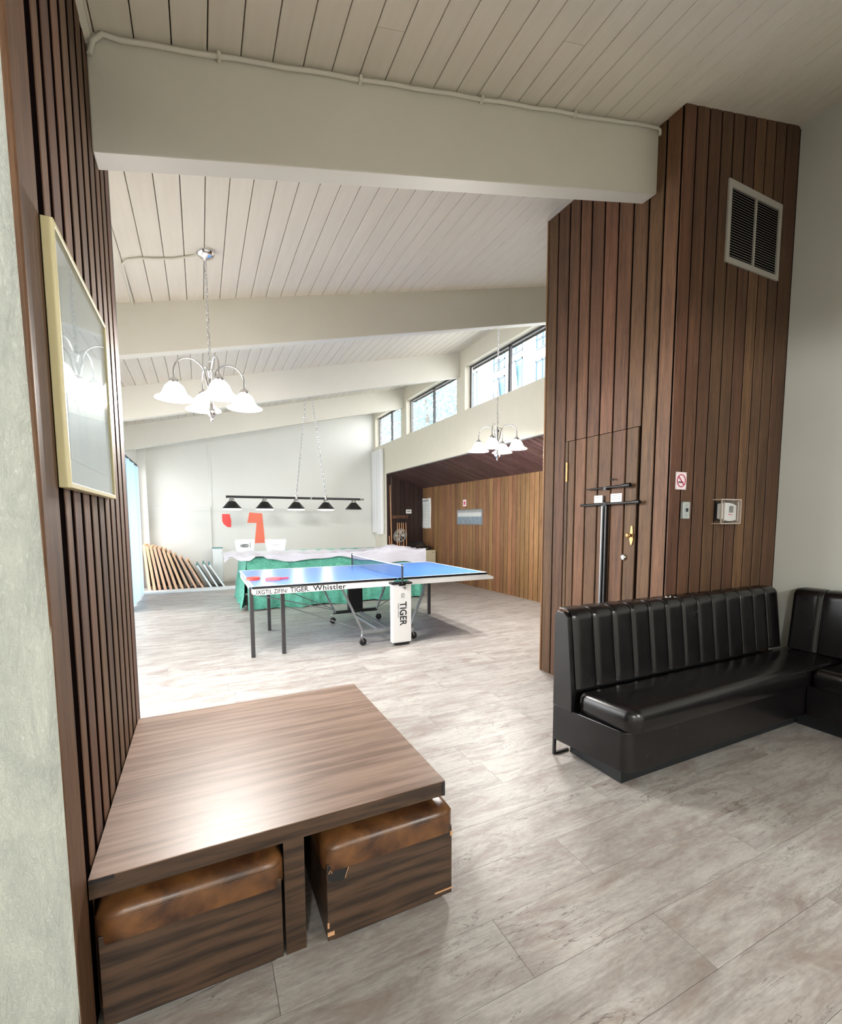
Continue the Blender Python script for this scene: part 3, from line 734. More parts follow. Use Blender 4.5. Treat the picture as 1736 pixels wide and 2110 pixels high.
# upholstered side of the backrest
MB().prism([(SY, .315), (SY, .86), (SY-.02, .885), (SY-.07, .885), (SY-.105, .86), (SY-.15, .44), (SY-.15, .315)], 'x', 1.868, 1.897).build('side_panel', M['black_leather'], s1, bevel=.004)
MB().box(1.955, SY-.02, .315, 3.97, SY, .87).build('back_board', M['blackm'], s1)
mb = MB(); mb.box(1.872, SY-.014, 0, 1.888, SY, .11).box(1.888, SY-.014, 0, 1.99, SY, .014).box(1.888, SY-.014, .09, 1.99, SY, .10)
mb.build('rear_foot_frame', M['black'], s1)
MB().tube([(2.77, SY-.05, .905), (2.775, SY-.06, .898), (2.80, SY-.065, .898), (2.81, SY-.055, .905)], .004, 6).build('torn_piping', M['whitep'], s1)
s2 = empty('sofa', (3.9, .6, 0), 'black leather bench section along the right white wall', 'sofa')
XB = XR-.008
MB().box(3.69, -.6, 0, XB-.03, 1.655, .10).build('kickboard', M['kick'], s2)
MB().box(3.62, -.62, .10, XB, 1.583, .315).build('base_panel', M['black_leather'], s2, bevel=.01)
seat(3.592, -.62, XB-.03, 1.55, .312, .437, .03, 'seat_cushion', s2)
channel_back(None, 'y', -.62, 1.87, 14, XB, -1, .452, .895, .155, .045, s2)
MB().prism([(XB, .455), (XB, .86), (XB-.07, .885), (XB-.105, .86), (XB-.15, .455)], 'y', 1.862, 1.874).build('side_panel', M['black_leather'], s2)

# ------------------------------------------------------------------ table tennis table
tt = empty('table_tennis_table', (2.0, 5.6, 0), 'blue table tennis table with white apron and net in the far room', 'table')
A0, A1, YA, YBk, ZT = .43, 3.20, 4.78, 6.42, .765
MB().box(A0, YA, ZT-.02, 1.985, YBk, ZT).build('table_half', M['blue'], tt, bevel=.001, seg=1)
MB().box(2.0, YA, ZT-.02, A1, YBk, ZT).build('table_half', M['blue'], tt, bevel=.001, seg=1)
mb = MB(); h = ZT+.0008
for (x0, x1) in ((A0, 1.985), (2.0, A1)):
    mb.box(x0, YA, ZT, x1, YA+.02, h).box(x0, YBk-.02, ZT, x1, YBk, h)
mb.box(A0, YA+.02, ZT, A0+.02, YBk-.02, h).box(A1-.02, YA+.02, ZT, A1, YBk-.02, h)
mb.build('edge_line', M['line'], tt)
mb = MB(); mb.box(A0, YA-.003, ZT-.024, 1.985, YA, ZT-.002).box(2.0, YA-.003, ZT-.024, A1, YA, ZT-.002); mb.build('edge_band', M['black'], tt)
for x0, x1 in ((A0+.01, 1.95), (2.12, A1+.10)):
    pts_ = [(x0, ZT-.024), (x1 if x1 < 2.5 else A1, ZT-.024), (x1, ZT-.06), (x1, ZT-.088), (x0+.03, ZT-.088)]
    MB().prism(pts_, 'y', YA+.002, YA+.03).build('apron', M['whitep'], tt)
    MB().prism(pts_, 'y', YBk-.03, YBk-.002).build('apron', M['whitep'], tt)
for xe in (A0+.012, A1-.03):
    MB().box(xe, YA+.03, ZT-.085, xe+.02, YBk-.03, ZT-.022).build('apron', M['whitep'], tt)
def text(s_, size, loc, rot, m, parent, name='lettering', off=.0, sx=1.0, font_space=1.0):
    cu_ = bpy.data.curves.new(name, 'FONT'); cu_.body = s_; cu_.size = size; cu_.offset = off; cu_.extrude = .0004; cu_.space_character = font_space
    tmp = bpy.data.objects.new('t', cu_); COL.objects.link(tmp); bpy.context.view_layer.update()
    me = bpy.data.meshes.new_from_object(tmp.evaluated_get(bpy.context.evaluated_depsgraph_get())); bpy.data.objects.remove(tmp)
    me.materials.clear(); me.materials.append(m); o = bpy.data.objects.new(name, me); COL.objects.link(o)
    o.parent = parent; o.location = Vector(loc)-worg(parent); o.rotation_euler = rot; o.scale = (sx, 1, 1); return o
text('TIGER.', .072, (.80, YA+.0005, ZT-.080), (R(90), 0, 0), M['ink'], tt, off=.001, sx=.95)
text('Whistler', .075, (1.035, YA+.0005, ZT-.080), (R(90), 0, 0), M['ink'], tt, off=.0012, sx=1.22, font_space=1.08)
text('IXGTIL ZIFIN/', .062, (.47, YA+.0005, ZT-.080), (R(90), 0, 0), M['ink'], tt, off=.001, sx=.82)
# legs
for lx, ly in ((.44, 4.97), (.75, 4.97), (.75, 6.12), (3.06, 6.12)):
    MB().box(lx-.02, ly-.018, 0.0, lx+.02, ly+.018, ZT-.03).build('leg', M['darkm'], tt, bevel=.003)
# centre posts
MB().box(1.895, 4.70, .035, 2.125, 4.775, .70).build('centre_post', M['whitep'], tt, bevel=.008, label='white front post with black lettering')
mb = MB(); mb.prism([(1.895, .035), (1.93, .01), (2.09, .01), (2.125, .035)], 'y', 4.705, 4.77); mb.build('post_foot', M['black'], tt)
MB().box(1.885, 4.69, .70, 2.135, 4.79, .722).box(1.97, 4.675, .685, 2.05, 4.70, .735).build('net_clamp', M['black'], tt, bevel=.004)
text('TIGER', .115, (1.985, 4.6985, .50), (R(90), R(90), 0), M['ink'], tt, off=.002, sx=.86)
text('TABLE IS TENNIS', .022, (1.958, 4.6985, .49), (R(90), R(90), 0), M['ink_grey'], tt)
mb = MB()
for i in range(3):
    mb.tube([(2.02-.02*cos(R(a)), 4.6985, .545+i*.018+.012*sin(R(a))) for a in range(0, 181, 30)], .002, 5)
mb.bar((2.03, 4.6985, .668), (2.045, 4.6985, .655), .002, .01).bar((2.045, 4.6985, .655), (2.06, 4.6985, .665), .002, .008).bar((2.045, 4.6985, .655), (2.05, 4.6985, .64), .002, .008)
mb.build('emblem', M['ink'], tt, kind='stuff')
MB().box(1.90, 6.43, .10, 2.12, 6.50, .70).build('centre_post', M['blackm'], tt, bevel=.006, label='black rear post')
# net
def netf(u, v): return (2.0+.0*u, 4.64+u*(6.56-4.64), ZT+.005+v*.145-.01*sin(pi*u))
MB().grid(netf, 20, 2).build('net', M['net'], tt, fix=False)
MB().tube([(2.0, 4.64+(1.92)*i/20, ZT+.15-.01*sin(pi*i/20)) for i in range(21)], .006, 6).build('net_tape', M['line'], tt)
for yy in (4.66, 6.54): MB().tube([(2.0, yy, ZT-.06), (2.0, yy, ZT+.165)], .011, 10).build('net_post', M['ink'], tt)
# undercarriage
for yy, mm in ((4.91, 'greym'), (6.14, 'blackm')):
    MB().box(1.60, yy-.02, .13, 2.24, yy+.02, .17).build('lower_rail', M[mm], tt, bevel=.003)
for xx_ in (1.86, 1.98): MB().bar((xx_, 4.91, .125), (xx_, 6.14, .125), .03, .03).build('cross_rail', M['greym'], tt)
for yy in (4.93, 6.12):
    MB().bar((1.62, yy, .15), (1.37, yy, .70), .035, .02).build('strut', M['greym'], tt)
    MB().bar((2.22, yy, .15), (2.44, yy, .70), .035, .02).build('strut', M['greym'], tt)
for a, b_ in (((.75, 4.98, .52), (1.61, 4.96, .17)), ((.77, 6.1, .60), (1.61, 6.1, .2)), ((3.05, 6.1, .62), (2.25, 6.1, .19)), ((.46, 4.98, .66), (1.30, 4.98, .42))):
    MB().tube([a, b_], .006, 6).build('brace', M['greym'], tt)
MB().bar((2.55, 4.86, ZT-.10), (3.45, 6.2, .62), .02, .02).build('brace', M['greym'], tt)
for cx_, cy_ in ((1.60, 4.90), (2.24, 4.92), (1.58, 6.15), (2.24, 6.12)):
    cs = MB().tube([(cx_, cy_, .13), (cx_, cy_, .105)], .012, 8).bar((cx_-.018, cy_-.014, .108), (cx_+.012, cy_-.014, .045), .02, .004).bar((cx_-.018, cy_+.014, .108), (cx_+.012, cy_+.014, .045), .02, .004).build('caster', M['chrome'], tt)
    MB().lathe([(.0, -.011), (.03, -.011), (.042, -.008), (.042, .008), (.03, .011), (0, .011)], (cx_+.01, cy_, .042), 20, Matrix.Rotation(R(90), 3, 'X')).build('wheel', M['blackm'], cs)
# bats
def bat(x, y, rz, m, label):
    e = empty('table_tennis_bat', (x, y, ZT+.001), label, 'bat', 'table tennis bats on the blue table'); ca, sa = cos(rz), sin(rz)
    def P(u, v): return (x+u*ca-v*sa, y+u*sa+v*ca)
    pl_ = [P(.085*cos(2*pi*k/28), .074*sin(2*pi*k/28)) for k in range(28)]
    MB().prism(pl_, 'z', ZT+.001, ZT+.009).prism(pl_, 'z', ZT+.016, ZT+.025).build('rubber', M[m], e)
    MB().prism([P(.077*cos(2*pi*k/28), .073*sin(2*pi*k/28)) for k in range(28)], 'z', ZT+.009, ZT+.016).build('blade', M['cue'], e)
    MB().prism([P(.07, -.014), P(.17, -.012), P(.17, .012), P(.07, .014)], 'z', ZT+.001, ZT+.02).build('handle', M['cue'] if m == 'red' else M['pink'], e, bevel=.003)
bat(.50, 5.36, R(75), 'red', 'bright red table tennis bat near the left end of the blue table')
bat(.70, 5.24, R(10), 'pink', 'pinkish red table tennis bat nearer the net')

# ------------------------------------------------------------------ covered billiard table
bt = empty('billiard_table', (2.1, 8.6, 0), 'billiard table hidden under a green crinkled cover', 'billiard table')
BX0, BX1, BY0, BY1, BZ = .62, 3.62, 7.62, 9.30, .84
def cov(u, v):
    # u around perimeter, v from floor to top edge
    P_ = 2*((BX1-BX0)+(BY1-BY0)); s_ = u*P_; a, b_ = BX1-BX0, BY1-BY0
    if s_ < a: x, y, nx, ny = BX0+s_, BY0, 0, -1
    elif s_ < a+b_: x, y, nx, ny = BX1, BY0+s_-a, 1, 0
    elif s_ < 2*a+b_: x, y, nx, ny = BX1-(s_-a-b_), BY1, 0, 1
    else: x, y, nx, ny = BX0, BY1-(s_-2*a-b_), -1, 0
    fl_ = (1-v)**1.3*(.05+.045*sin(s_*9)+.02*sin(s_*23+1)+.015*sin(s_*41))
    fl_ += .012*sin(s_*17+v*9)*(1-v)
    return (x+nx*fl_, y+ny*fl_, .015+v*(BZ-.02)+(.012*sin(s_*7) if v == 0 else 0))
mb = MB(); mb.grid(cov, 360, 14)
mb.grid(lambda u, v: (BX0+u*(BX1-BX0), BY0+v*(BY1-BY0), BZ-.004+.012*sin(pi*min(1, 8*min(u, 1-u, v, 1-v))/2)), 30, 16)
mb.build('green_cover', M['cover'], bt, fix=False)
mb = MB()
for x in (.95, 3.3):
    for y in (7.9, 9.1): mb.box(x-.07, y-.07, 0, x+.07, y+.07, .6)
mb.box(.8, 7.8, .6, 3.45, 9.25, .82); mb.build('table_frame', M['plank_dark'], bt)
# white sheet over the top
def sheet(u, v):
    x = .30+u*3.42; hang = .075+.022*sin(x*5.3+.6)+.012*sin(x*11)+.13*min(1, max(0, (x-2.4)/.6))
    hang = max(.0, hang-.10*max(0, 1-abs(x-.80)/.13)-.09*max(0, 1-abs(x-.40)/.12))
    top = BZ+.018
    crin = .010*sin(x*7+v*19+2*sin(x*3))+.007*sin(x*15-v*23+sin(v*9))+.004*sin(x*31+v*47)
    rise = .09*math.exp(-((x-3.1)/.35)**2)*sin(pi*min(1, v*1.4)) if v > .3 else 0
    if v < .3:
        t = v/.3; return (x, BY0-.055-.012*sin(x*9), top-hang*(1-t)+crin*.3)
    t = (v-.3)/.7; yy = BY0-.055+t*(.95+.2*sin(x*2.1))
    return (x, yy, top+.006+abs(crin)*1.6+rise)
MB().grid(sheet, 150, 40).build('white_sheet', M['sheet'], None, at=(2, 8.3, BZ), label='crumpled white sheet thrown over the green-covered table', cat='sheet', fix=False)
def tub(x0, x1, y0, z0, h, lab, label):
    e = empty('plastic_tub', ((x0+x1)/2, y0+.12, z0), label, 'tub', 'white plastic tubs on the covered table'); cx, cy = (x0+x1)/2, y0+.12; w = (x1-x0)/2; d = .12; mb = MB()
    prof = [(.84, 0), (1.0, h), (1.06, h), (1.06, h-.02), (1.02, h-.02)]; inner = [(.97, h), (.81, .01)]
    vs = []
    for s_, z in prof[:3]+inner:
        vs += [(cx+i*w*s_, cy+j*d*s_, z0+z) for i, j in ((-1, -1), (1, -1), (1, 1), (-1, 1))]
    fs = []
    for j in range(4): fs += [(j*4+k, j*4+(k+1) % 4, (j+1)*4+(k+1) % 4, (j+1)*4+k) for k in range(4)]
    fs += [(0, 1, 2, 3), (16, 17, 18, 19)]
    # reorder so the rim joins the inner wall
    mb.add(vs, fs); mb.build('tub_body', M['tub'], e)
    mb = MB(); yy = cy-d*.95-.004
    if lab:
        for i, (ax, r_) in enumerate(((-.06, .02), (-.03, .024), (.005, .028), (.03, .022))):
            mb.tube([(cx+ax+r_*1.2*cos(2*pi*k/12), yy, z0+h*.52+r_*sin(2*pi*k/12)) for k in range(12)], .004, 4, closed=True)
        mb.bar((cx+.085, yy, z0+h*.3), (cx+.085, yy, z0+h*.8), .006, .006)
    else:
        for i in range(4): mb.bar((cx-.06+i*.03, yy, z0+h*.52), (cx-.045+i*.03, yy, z0+h*.56), .004, .006)
    mb.build('scribble_mark', M['ink'], e)
tub(.55, .88, 8.88, BZ+.012, .215, 1, 'white plastic tub with a black scribbled label, left of the mural numeral')
tub(1.08, 1.44, 8.88, BZ+.012, .205, 0, 'white plastic tub right of the mural numeral')

# ------------------------------------------------------------------ far wall, left side, clerestory, alcove
MB().box(-1.3, YE, 0, 4.4, YE+.12, 4.45).build('wall_far', M['farw'], None, at=(1.5, YE, 0), label='white end wall of the far room', cat='wall', kind='structure')
MB().box(-1.02, YE-.03, 0, .22, YE-.001, 1.73).build('wall_board', M['farw'], None, bevel=.003, at=(-.4, YE, 0), label='plain white board panel on the lower left of the end wall', cat='panel')
MB().box(.215, YE-.012, 1.73, .255, YE-.001, 3.28).build('trim_2', M['farw'], None, at=(.23, YE, 1.7), label='vertical white joint strip above the board panel', cat='trim', kind='structure')
MB().prism([(1.05, 1.61), (1.34, 1.585), (1.385, .88), (1.15, .88), (1.205, 1.36), (1.0, 1.365)], 'y', YE-.006, YE-.001).build('painted_numeral', M['mural'], None, at=(1.2, YE, .88), label='large salmon numeral 1 painted on the white end wall', cat='mural')
pl_ = [(.455, 1.57), (.62, 1.57), (.645, 1.42), (.64, 1.26), (.56, 1.27), (.49, 1.33), (.455, 1.40)]
MB().prism(pl_, 'y', YE-.006, YE-.001).build('painted_patch', M['mural2'], None, at=(.55, YE, 1.3), label='small coral red rounded patch painted left of the numeral', cat='mural')
MB().box(-1.15, 11.38, 0, -1.0, YE, 3.15).build('pillar', M['farw'], None, bevel=.004, at=(-1.08, 11.5, 0), label='white corner pillar beside the pale blue curtain', cat='pillar', kind='structure')
# left glazed side
wg = empty('wall_window_side', (-1.2, 7, 0), 'white wall with tall windows on the left of the far room', 'wall', kind='structure')
MB().box(-1.3, 1.45, 2.5, -1.15, YE, 3.12).build('header', M['farw'], wg)
for ya_, yb_ in ((1.45, 3.0), (5.5, 5.8), (8.5, 8.8), (11.3, YE)): MB().box(-1.3, ya_, 0, -1.15, yb_, 2.5).build('pier', M['farw'], wg)
MB().box(-1.3, 1.35, 0, XW-.18, 1.46, 3.2).build('end_wall', M['farw'], wg)
for i, (ya_, yb_) in enumerate(((3.0, 5.5), (5.8, 8.5), (8.8, 11.3))):
    w = empty('window_%d' % (i+4), (-1.25, (ya_+yb_)/2, 0), ['tall side window nearest the foyer', 'tall side window in the middle of the left side', 'tall side window behind the pale blue curtain'][i], 'window', kind='structure')
    mb = MB(); mb.box(-1.27, ya_, 0, -1.22, ya_+.04, 2.5).box(-1.27, yb_-.04, 0, -1.22, yb_, 2.5).box(-1.27, ya_, 2.46, -1.22, yb_, 2.5).box(-1.27, ya_, 0, -1.22, yb_, .06).box(-1.27, (ya_+yb_)/2-.02, 0, -1.22, (ya_+yb_)/2+.02, 2.5)
    mb.build('window_frame', M['steel'], w); MB().box(-1.247, ya_, 0, -1.243, yb_, 2.5).build('pane', M['glass'], w)
cu1 = empty('curtain', (-1.05, 10.2, 0), 'pale blue floor-length curtain on the left side of the far room', 'curtain')
MB().grid(lambda u, v: (-1.06+.03*sin(u*62)*(.6+.4*v)+.01*sin(u*23), 8.3+u*2.1+.01*sin(u*80), .03+v*2.42-.02*abs(sin(u*31))), 260, 8).build('curtain_fabric', M['curt_blue'], cu1, fix=False)
MB().tube([(-1.06, 8.2, 2.5), (-1.06, 10.5, 2.5)], .01, 8).build('curtain_rail', M['chrome'], cu1)
for i in range(12): MB().tube([(-1.06, 8.4+i*.18, 2.5), (-1.05, 8.4+i*.18, 2.45), (-1.03, 8.4+i*.18, 2.44)], .008, 6).build('hook', M['darkm'], cu1)
# clerestory
wc = empty('wall_clerestory', (XC, 7, 2.5), 'cream clerestory wall above the wooden alcove', 'wall', kind='structure')
MB().box(XC, YF-.0, 2.56, XC+.16, YE, 3.30).build('fascia', M['cream'], wc)
MB().box(XC, YF, 4.05, XC+.16, YE, 4.36).build('header', M['cream'], wc)
for ya_, yb_ in ((YF, 4.77), (7.0, 7.28), (9.5, 9.80), (11.5, YE)): MB().box(XC, ya_, 3.30, XC+.16, yb_, 4.05).build('pier', M['cream'], wc)
MB().box(XC, 10.75, 0, XC+.16, YE, 2.56).build('lower_wall', M['cream'], wc)
MB().box(XC-.004, YF, 2.548, XC+.03, 10.75, 2.562).build('edge_trim', M['greym'], wc)
for i, (ya_, yb_, lab) in enumerate(((4.77, 7.0, 'clerestory window nearest the cedar block, showing the white apartment house'), (7.28, 9.5, 'middle clerestory window with treetops behind'), (9.8, 11.5, 'farthest clerestory window, above the white curtain'))):
    w = empty('window_%d' % (i+1), (XC+.13, (ya_+yb_)/2, 3.3), lab, 'window', kind='structure')
    xg = XC+.13; ym = (ya_+yb_)/2
    mb = MB(); mb.box(xg-.02, ya_, 3.30, xg+.02, ya_+.03, 4.05).box(xg-.02, yb_-.03, 3.30, xg+.02, yb_, 4.05).box(xg-.02, ya_, 4.02, xg+.02, yb_, 4.05).box(xg-.02, ya_, 3.30, xg+.02, yb_, 3.315).box(xg-.02, ym-.018, 3.30, xg+.02, ym+.018, 4.05)
    mb.build('window_frame', M['darkm'], w)
    MB().box(xg-.002, ya_+.03, 3.315, xg+.002, ym-.018, 4.02).build('pane', M['glass'], w)
    MB().box(xg-.002, ym+.018, 3.315, xg+.002, yb_-.03, 4.02).build('pane', M['glass'], w)
    MB().box(xg-.03, yb_-.075, 3.315, xg-.02, yb_-.06, 4.02).build('sash_bar', M['whitep'], w)
# alcove
XA = 5.2
wa = empty('wall_alcove', (XA, 7, 0), 'honey brown cedar planked rear wall of the alcove', 'wall', kind='structure')
MB().box(XA+.007, YF, 0, XA+.1, 10.9, 2.6).build('backing', M['gap'], wa)
y = YF
while y < 10.72:
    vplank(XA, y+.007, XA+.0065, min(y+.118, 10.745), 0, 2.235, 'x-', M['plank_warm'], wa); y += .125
we = empty('wall_alcove_end', (4.7, 10.77, 0), 'dark planked end wall of the alcove behind the cue rack', 'wall', kind='structure')
MB().box(XC+.16, 10.77, 0, XA+.1, 10.9, 2.6).build('backing', M['gap'], we)
x = XC+.001
while x < XA-.01:
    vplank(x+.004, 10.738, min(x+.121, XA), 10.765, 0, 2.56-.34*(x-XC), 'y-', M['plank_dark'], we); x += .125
cs_ = empty('ceiling_alcove', (4.7, 7, 2.4), 'dark planked sloping soffit of the alcove', 'ceiling', kind='structure')
MB().prism([(XC+.16, 2.53), (XA+.05, 2.24), (XA+.05, 2.6), (XC+.16, 2.6)], 'y', YF, 10.9).build('backing', M['gap'], cs_)
y = YF
def sz(x): return 2.555-.33*(x-XC)
while y < 10.72:
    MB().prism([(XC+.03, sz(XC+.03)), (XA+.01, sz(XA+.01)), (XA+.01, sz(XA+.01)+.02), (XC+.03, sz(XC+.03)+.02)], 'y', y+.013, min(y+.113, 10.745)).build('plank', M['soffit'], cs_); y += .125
MB().box(XR+.28, 3.30, 0, XA+.1, 3.36, 2.6).build('wall_alcove_near', M['plank_dark'], None, at=(4.8, 3.3, 0), label='planked near end of the alcove', cat='wall', kind='structure')
# white curtain by the alcove
cu2 = empty('curtain', (XC-.05, 11.2, 1.05), 'short white pleated curtain beside the dark alcove', 'curtain')
MB().grid(lambda u, v: (XC-.065+.045*sin(u*62), 10.86+u*.66+.01*sin(u*100), 1.06+(.04 if u > .5 else 0)+v*(2.12-(.04 if u > .5 else 0))), 130, 8).build('curtain_fabric', M['curt_white'], cu2, fix=False)
MB().tube([(XC-.05, 10.84, 3.19), (XC-.05, 11.56, 3.19)], .01, 8).build('curtain_rail', M['beam'], cu2)
MB().tube([(XC-.01, 11.4, 1.06), (XC-.015, 11.35, .95), (XC-.01, 11.2, .92), (XC-.012, 11.05, .86)], .005, 6).build('power_cord', M['whitep'], None, at=(XC, 11.3, 1), label='white cord dangling under the short curtain', cat='cord')
# cues
cr_ = empty('cue_rack', (4.55, 10.74, 1.45), 'small wooden cue rack on the dark alcove end wall', 'rack')
MB().box(4.34, 10.715, 1.45, 4.76, 10.749, 1.53).build('rack_board', M['plank'], cr_, bevel=.003)
MB().box(4.40, 10.66, .66, 4.76, 10.749, .70).build('rack_shelf', M['plank'], cr_)
labs = ['short cue hanging at the left end of the cue rack', 'cue hanging second from the left in the rack', 'cue in the middle of the rack', 'cue second from the right in the rack', 'cue at the right end of the rack']
for i, xx_ in enumerate((4.47, 4.52, 4.58, 4.63, 4.70)):
    e = empty('billiard_cue', (xx_, 10.69, .70), labs[i], 'cue', 'billiard cues in the rack')
    MB().tube([(xx_-.012+.006*i, 10.69, .701), (xx_, 10.70, 1.35)], [.015, .010], 8).build('shaft', M['cue'], e)
    MB().tube([(xx_, 10.70, 1.35), (xx_, 10.70, 1.50)], [.010, .007], 8).build('butt', M['ink'], e)
e = empty('billiard_cue', (4.36, 10.70, .66), 'longest cue standing upright left of the rack', 'cue')
MB().tube([(4.31, 10.66, .0), (4.29, 10.73, 2.28)], [.018, .010], 8).build('shaft', M['cue'], e)
MB().tube([(4.25, 10.5, .0), (4.25, 10.72, 1.02)], .012, 8).build('billiard_bridge', M['cue'], None, at=(4.33, 10.6, 0), label='short pale stick with a white tip under the fan', cat='stick')
# fan
fn = empty('fan', (4.45, 10.45, .66), 'small wire-cage fan on the alcove floor stand', 'fan')
Mf = Matrix.Rotation(R(35), 3, 'Z') @ Matrix.Rotation(R(-62), 3, 'Y'); fc = Vector((4.36, 10.25, 1.03))
mb = MB()
for r_, z_ in ((.17, 0), (.17, .05), (.13, .08), (.09, .09), (.05, .095), (.13, -.03)):
    mb.tube([fc+Mf @ Vector((r_*cos(2*pi*k/24), r_*sin(2*pi*k/24), z_)) for k in range(24)], .0035, 4, closed=True)
for k in range(16):
    a = 2*pi*k/16; mb.tube([fc+Mf @ Vector((.03*cos(a), .03*sin(a), .096)), fc+Mf @ Vector((.13*cos(a), .13*sin(a), .08)), fc+Mf @ Vector((.17*cos(a), .17*sin(a), .05)), fc+Mf @ Vector((.17*cos(a), .17*sin(a), 0)), fc+Mf @ Vector((.13*cos(a), .13*sin(a), -.03))], .0028, 4)
mb.build('cage', M['vent'], fn)
mb = MB()
for k in range(4):
    a = 2*pi*k/4; mb.add([fc+Mf @ Vector((.02*cos(a), .02*sin(a), .03)), fc+Mf @ Vector((.14*cos(a-.25), .14*sin(a-.25), .02)), fc+Mf @ Vector((.14*cos(a+.35), .14*sin(a+.35), .05)), fc+Mf @ Vector((.02*cos(a), .02*sin(a), .045))], [(0, 1, 2, 3)])
mb.build('blades', M['vent'], fn)
MB().lathe([(0, -.16), (.05, -.15), (.06, -.08), (.05, -.03), (0, -.03)], fc, 14, Mf).build('motor', M['plank_dark'], fn)
MB().tube([fc+Mf @ Vector((0, 0, -.1)), (4.40, 10.32, .8), (4.40, 10.32, .03)], .018, 8).build('stand', M['plank_dark'], fn)
MB().lathe([(0, .03), (.12, .025), (.13, 0), (0, 0)], (4.40, 10.32, 0), 20).build('base', M['blackm'], fn)
# cabinet with hi-fi
cb = empty('filing_cabinet', (4.85, 10.3, 0), 'beige steel cabinet in the far corner of the alcove', 'cabinet')
CX0, CX1, CY0, CY1, CZ = 4.58, 5.17, 9.95, 10.55, .68
MB().box(CX0, CY0+.012, 0, CX1, CY1, CZ).build('body', M['cabinet'], cb, bevel=.004)
for a, b_ in ((CX0+.01, (CX0+CX1)/2-.003), ((CX0+CX1)/2+.003, CX1-.01)):
    d = MB().box(a, CY0, .03, b_, CY0+.012, CZ-.012).build('door', M['cabinet'], cb, bevel=.002, seg=1)
    hx_ = b_-.03 if a < 4.7 else b_-.05
    MB().box(hx_-.03, CY0-.006, CZ-.06, hx_, CY0, CZ-.045).build('handle', M['darkm'], d)
hf = empty('stereo', (4.85, 10.25, CZ), 'black stereo unit with shiny trim on the beige cabinet', 'stereo')
MB().box(4.63, 10.08, CZ+.001, 5.1, 10.42, CZ+.085).build('lower_unit', M['black'], hf, bevel=.006)
MB().prism([(10.10, CZ+.086), (10.40, CZ+.086), (10.40, CZ+.20), (10.24, CZ+.20)], 'x', 4.62, 4.97).build('upper_unit', M['black'], hf, bevel=.004)
mb = MB(); mb.box(4.66, 10.073, CZ+.035, 5.02, 10.08, CZ+.05).box(4.70, 10.085, CZ+.10, 4.92, 10.10, CZ+.108).box(4.78, 10.14, CZ+.135, 4.9, 10.15, CZ+.14); mb.build('trim_strip', M['chrome'], hf)
# papers and picture
ps = empty('poster', (XA, 10.55, 1.19), 'tall white poster with fine print on the alcove wall', 'poster')
def posterf(u, v): return (XA-.006-.004*sin(u*9+v*7), 10.27+u*.56, 1.20+v*.76+.006*sin(u*10))
MB().grid(posterf, 10, 12).build('paper_sheet', M['paper'], ps, solid=.002, fix=False)
mb = MB()
for c_ in range(3):
    for i in range(20):
        ya_ = 10.34+c_*.155; mb.box(XA-.0135, ya_, 1.27+i*.029, XA-.012, ya_+.12, 1.275+i*.029)
mb.box(XA-.0135, 10.40, 1.885, XA-.012, 10.72, 1.91); mb.build('print_lines', M['ink_grey'], ps, kind='stuff')
sg = empty('notice', (4.80, 10.745, 1.58), 'small white card on the dark alcove end wall', 'notice')
MB().box(4.72, 10.728, 1.58, 4.87, 10.736, 1.68).build('card', M['paper'], sg)
MB().box(4.745, 10.7265, 1.62, 4.845, 10.728, 1.645).build('print_lines', M['ink_grey'], sg)
sg = empty('notice', (XA, 8.65, 1.71), 'small pink and white sign above the picture in the alcove', 'notice')
MB().box(XA-.006, 8.585, 1.71, XA-.001, 8.71, 1.85).build('card', M['pinkish'], sg)
MB().box(XA-.0075, 8.615, 1.74, XA-.006, 8.68, 1.815).build('red_print', M['sign_red'], sg)
pc = empty('framed_picture', (XA, 8.3, 1.3), 'wide blue-grey glazed seascape picture on the alcove wall', 'picture')
def sea():
    m = mat('seascape_print', (120, 140, 160), .4); t = NT(m); tc = t.n('ShaderNodeTexCoord'); sp = t.n('ShaderNodeSeparateXYZ'); t.l(tc.outputs['Object'], sp.inputs[0])
    mr = t.n('ShaderNodeMapRange'); mr.inputs[1].default_value = 0; mr.inputs[2].default_value = .35; t.l(sp.outputs[2], mr.inputs[0])
    c = t.ramp(mr.outputs[0], [(.0, (84, 108, 126)), (.5, (104, 128, 150)), (.56, (228, 230, 228)), (.75, (222, 222, 220)), (.8, (150, 148, 148)), (1, (160, 158, 156))])
    n = t.noise(t.coords((1, 3, 1)), 9, 5); t.base(t.mixc(.25, c, t.ramp(n, [(.35, (90, 100, 112)), (.65, (200, 206, 206))]))); return m
MB().box(XA-.012, 7.95, 1.33, XA-.009, 8.93, 1.62).build('print', sea(), pc)
mb = MB(); mb.box(XA-.022, 7.93, 1.31, XA-.001, 7.95, 1.64).box(XA-.022, 8.93, 1.31, XA-.001, 8.95, 1.64).box(XA-.022, 7.95, 1.31, XA-.001, 8.93, 1.33).box(XA-.022, 7.95, 1.62, XA-.001, 8.93, 1.64)
mb.build('frame', M['greym'], pc); MB().box(XA-.018, 7.95, 1.33, XA-.016, 8.93, 1.62).build('glass', M['glass'], pc)

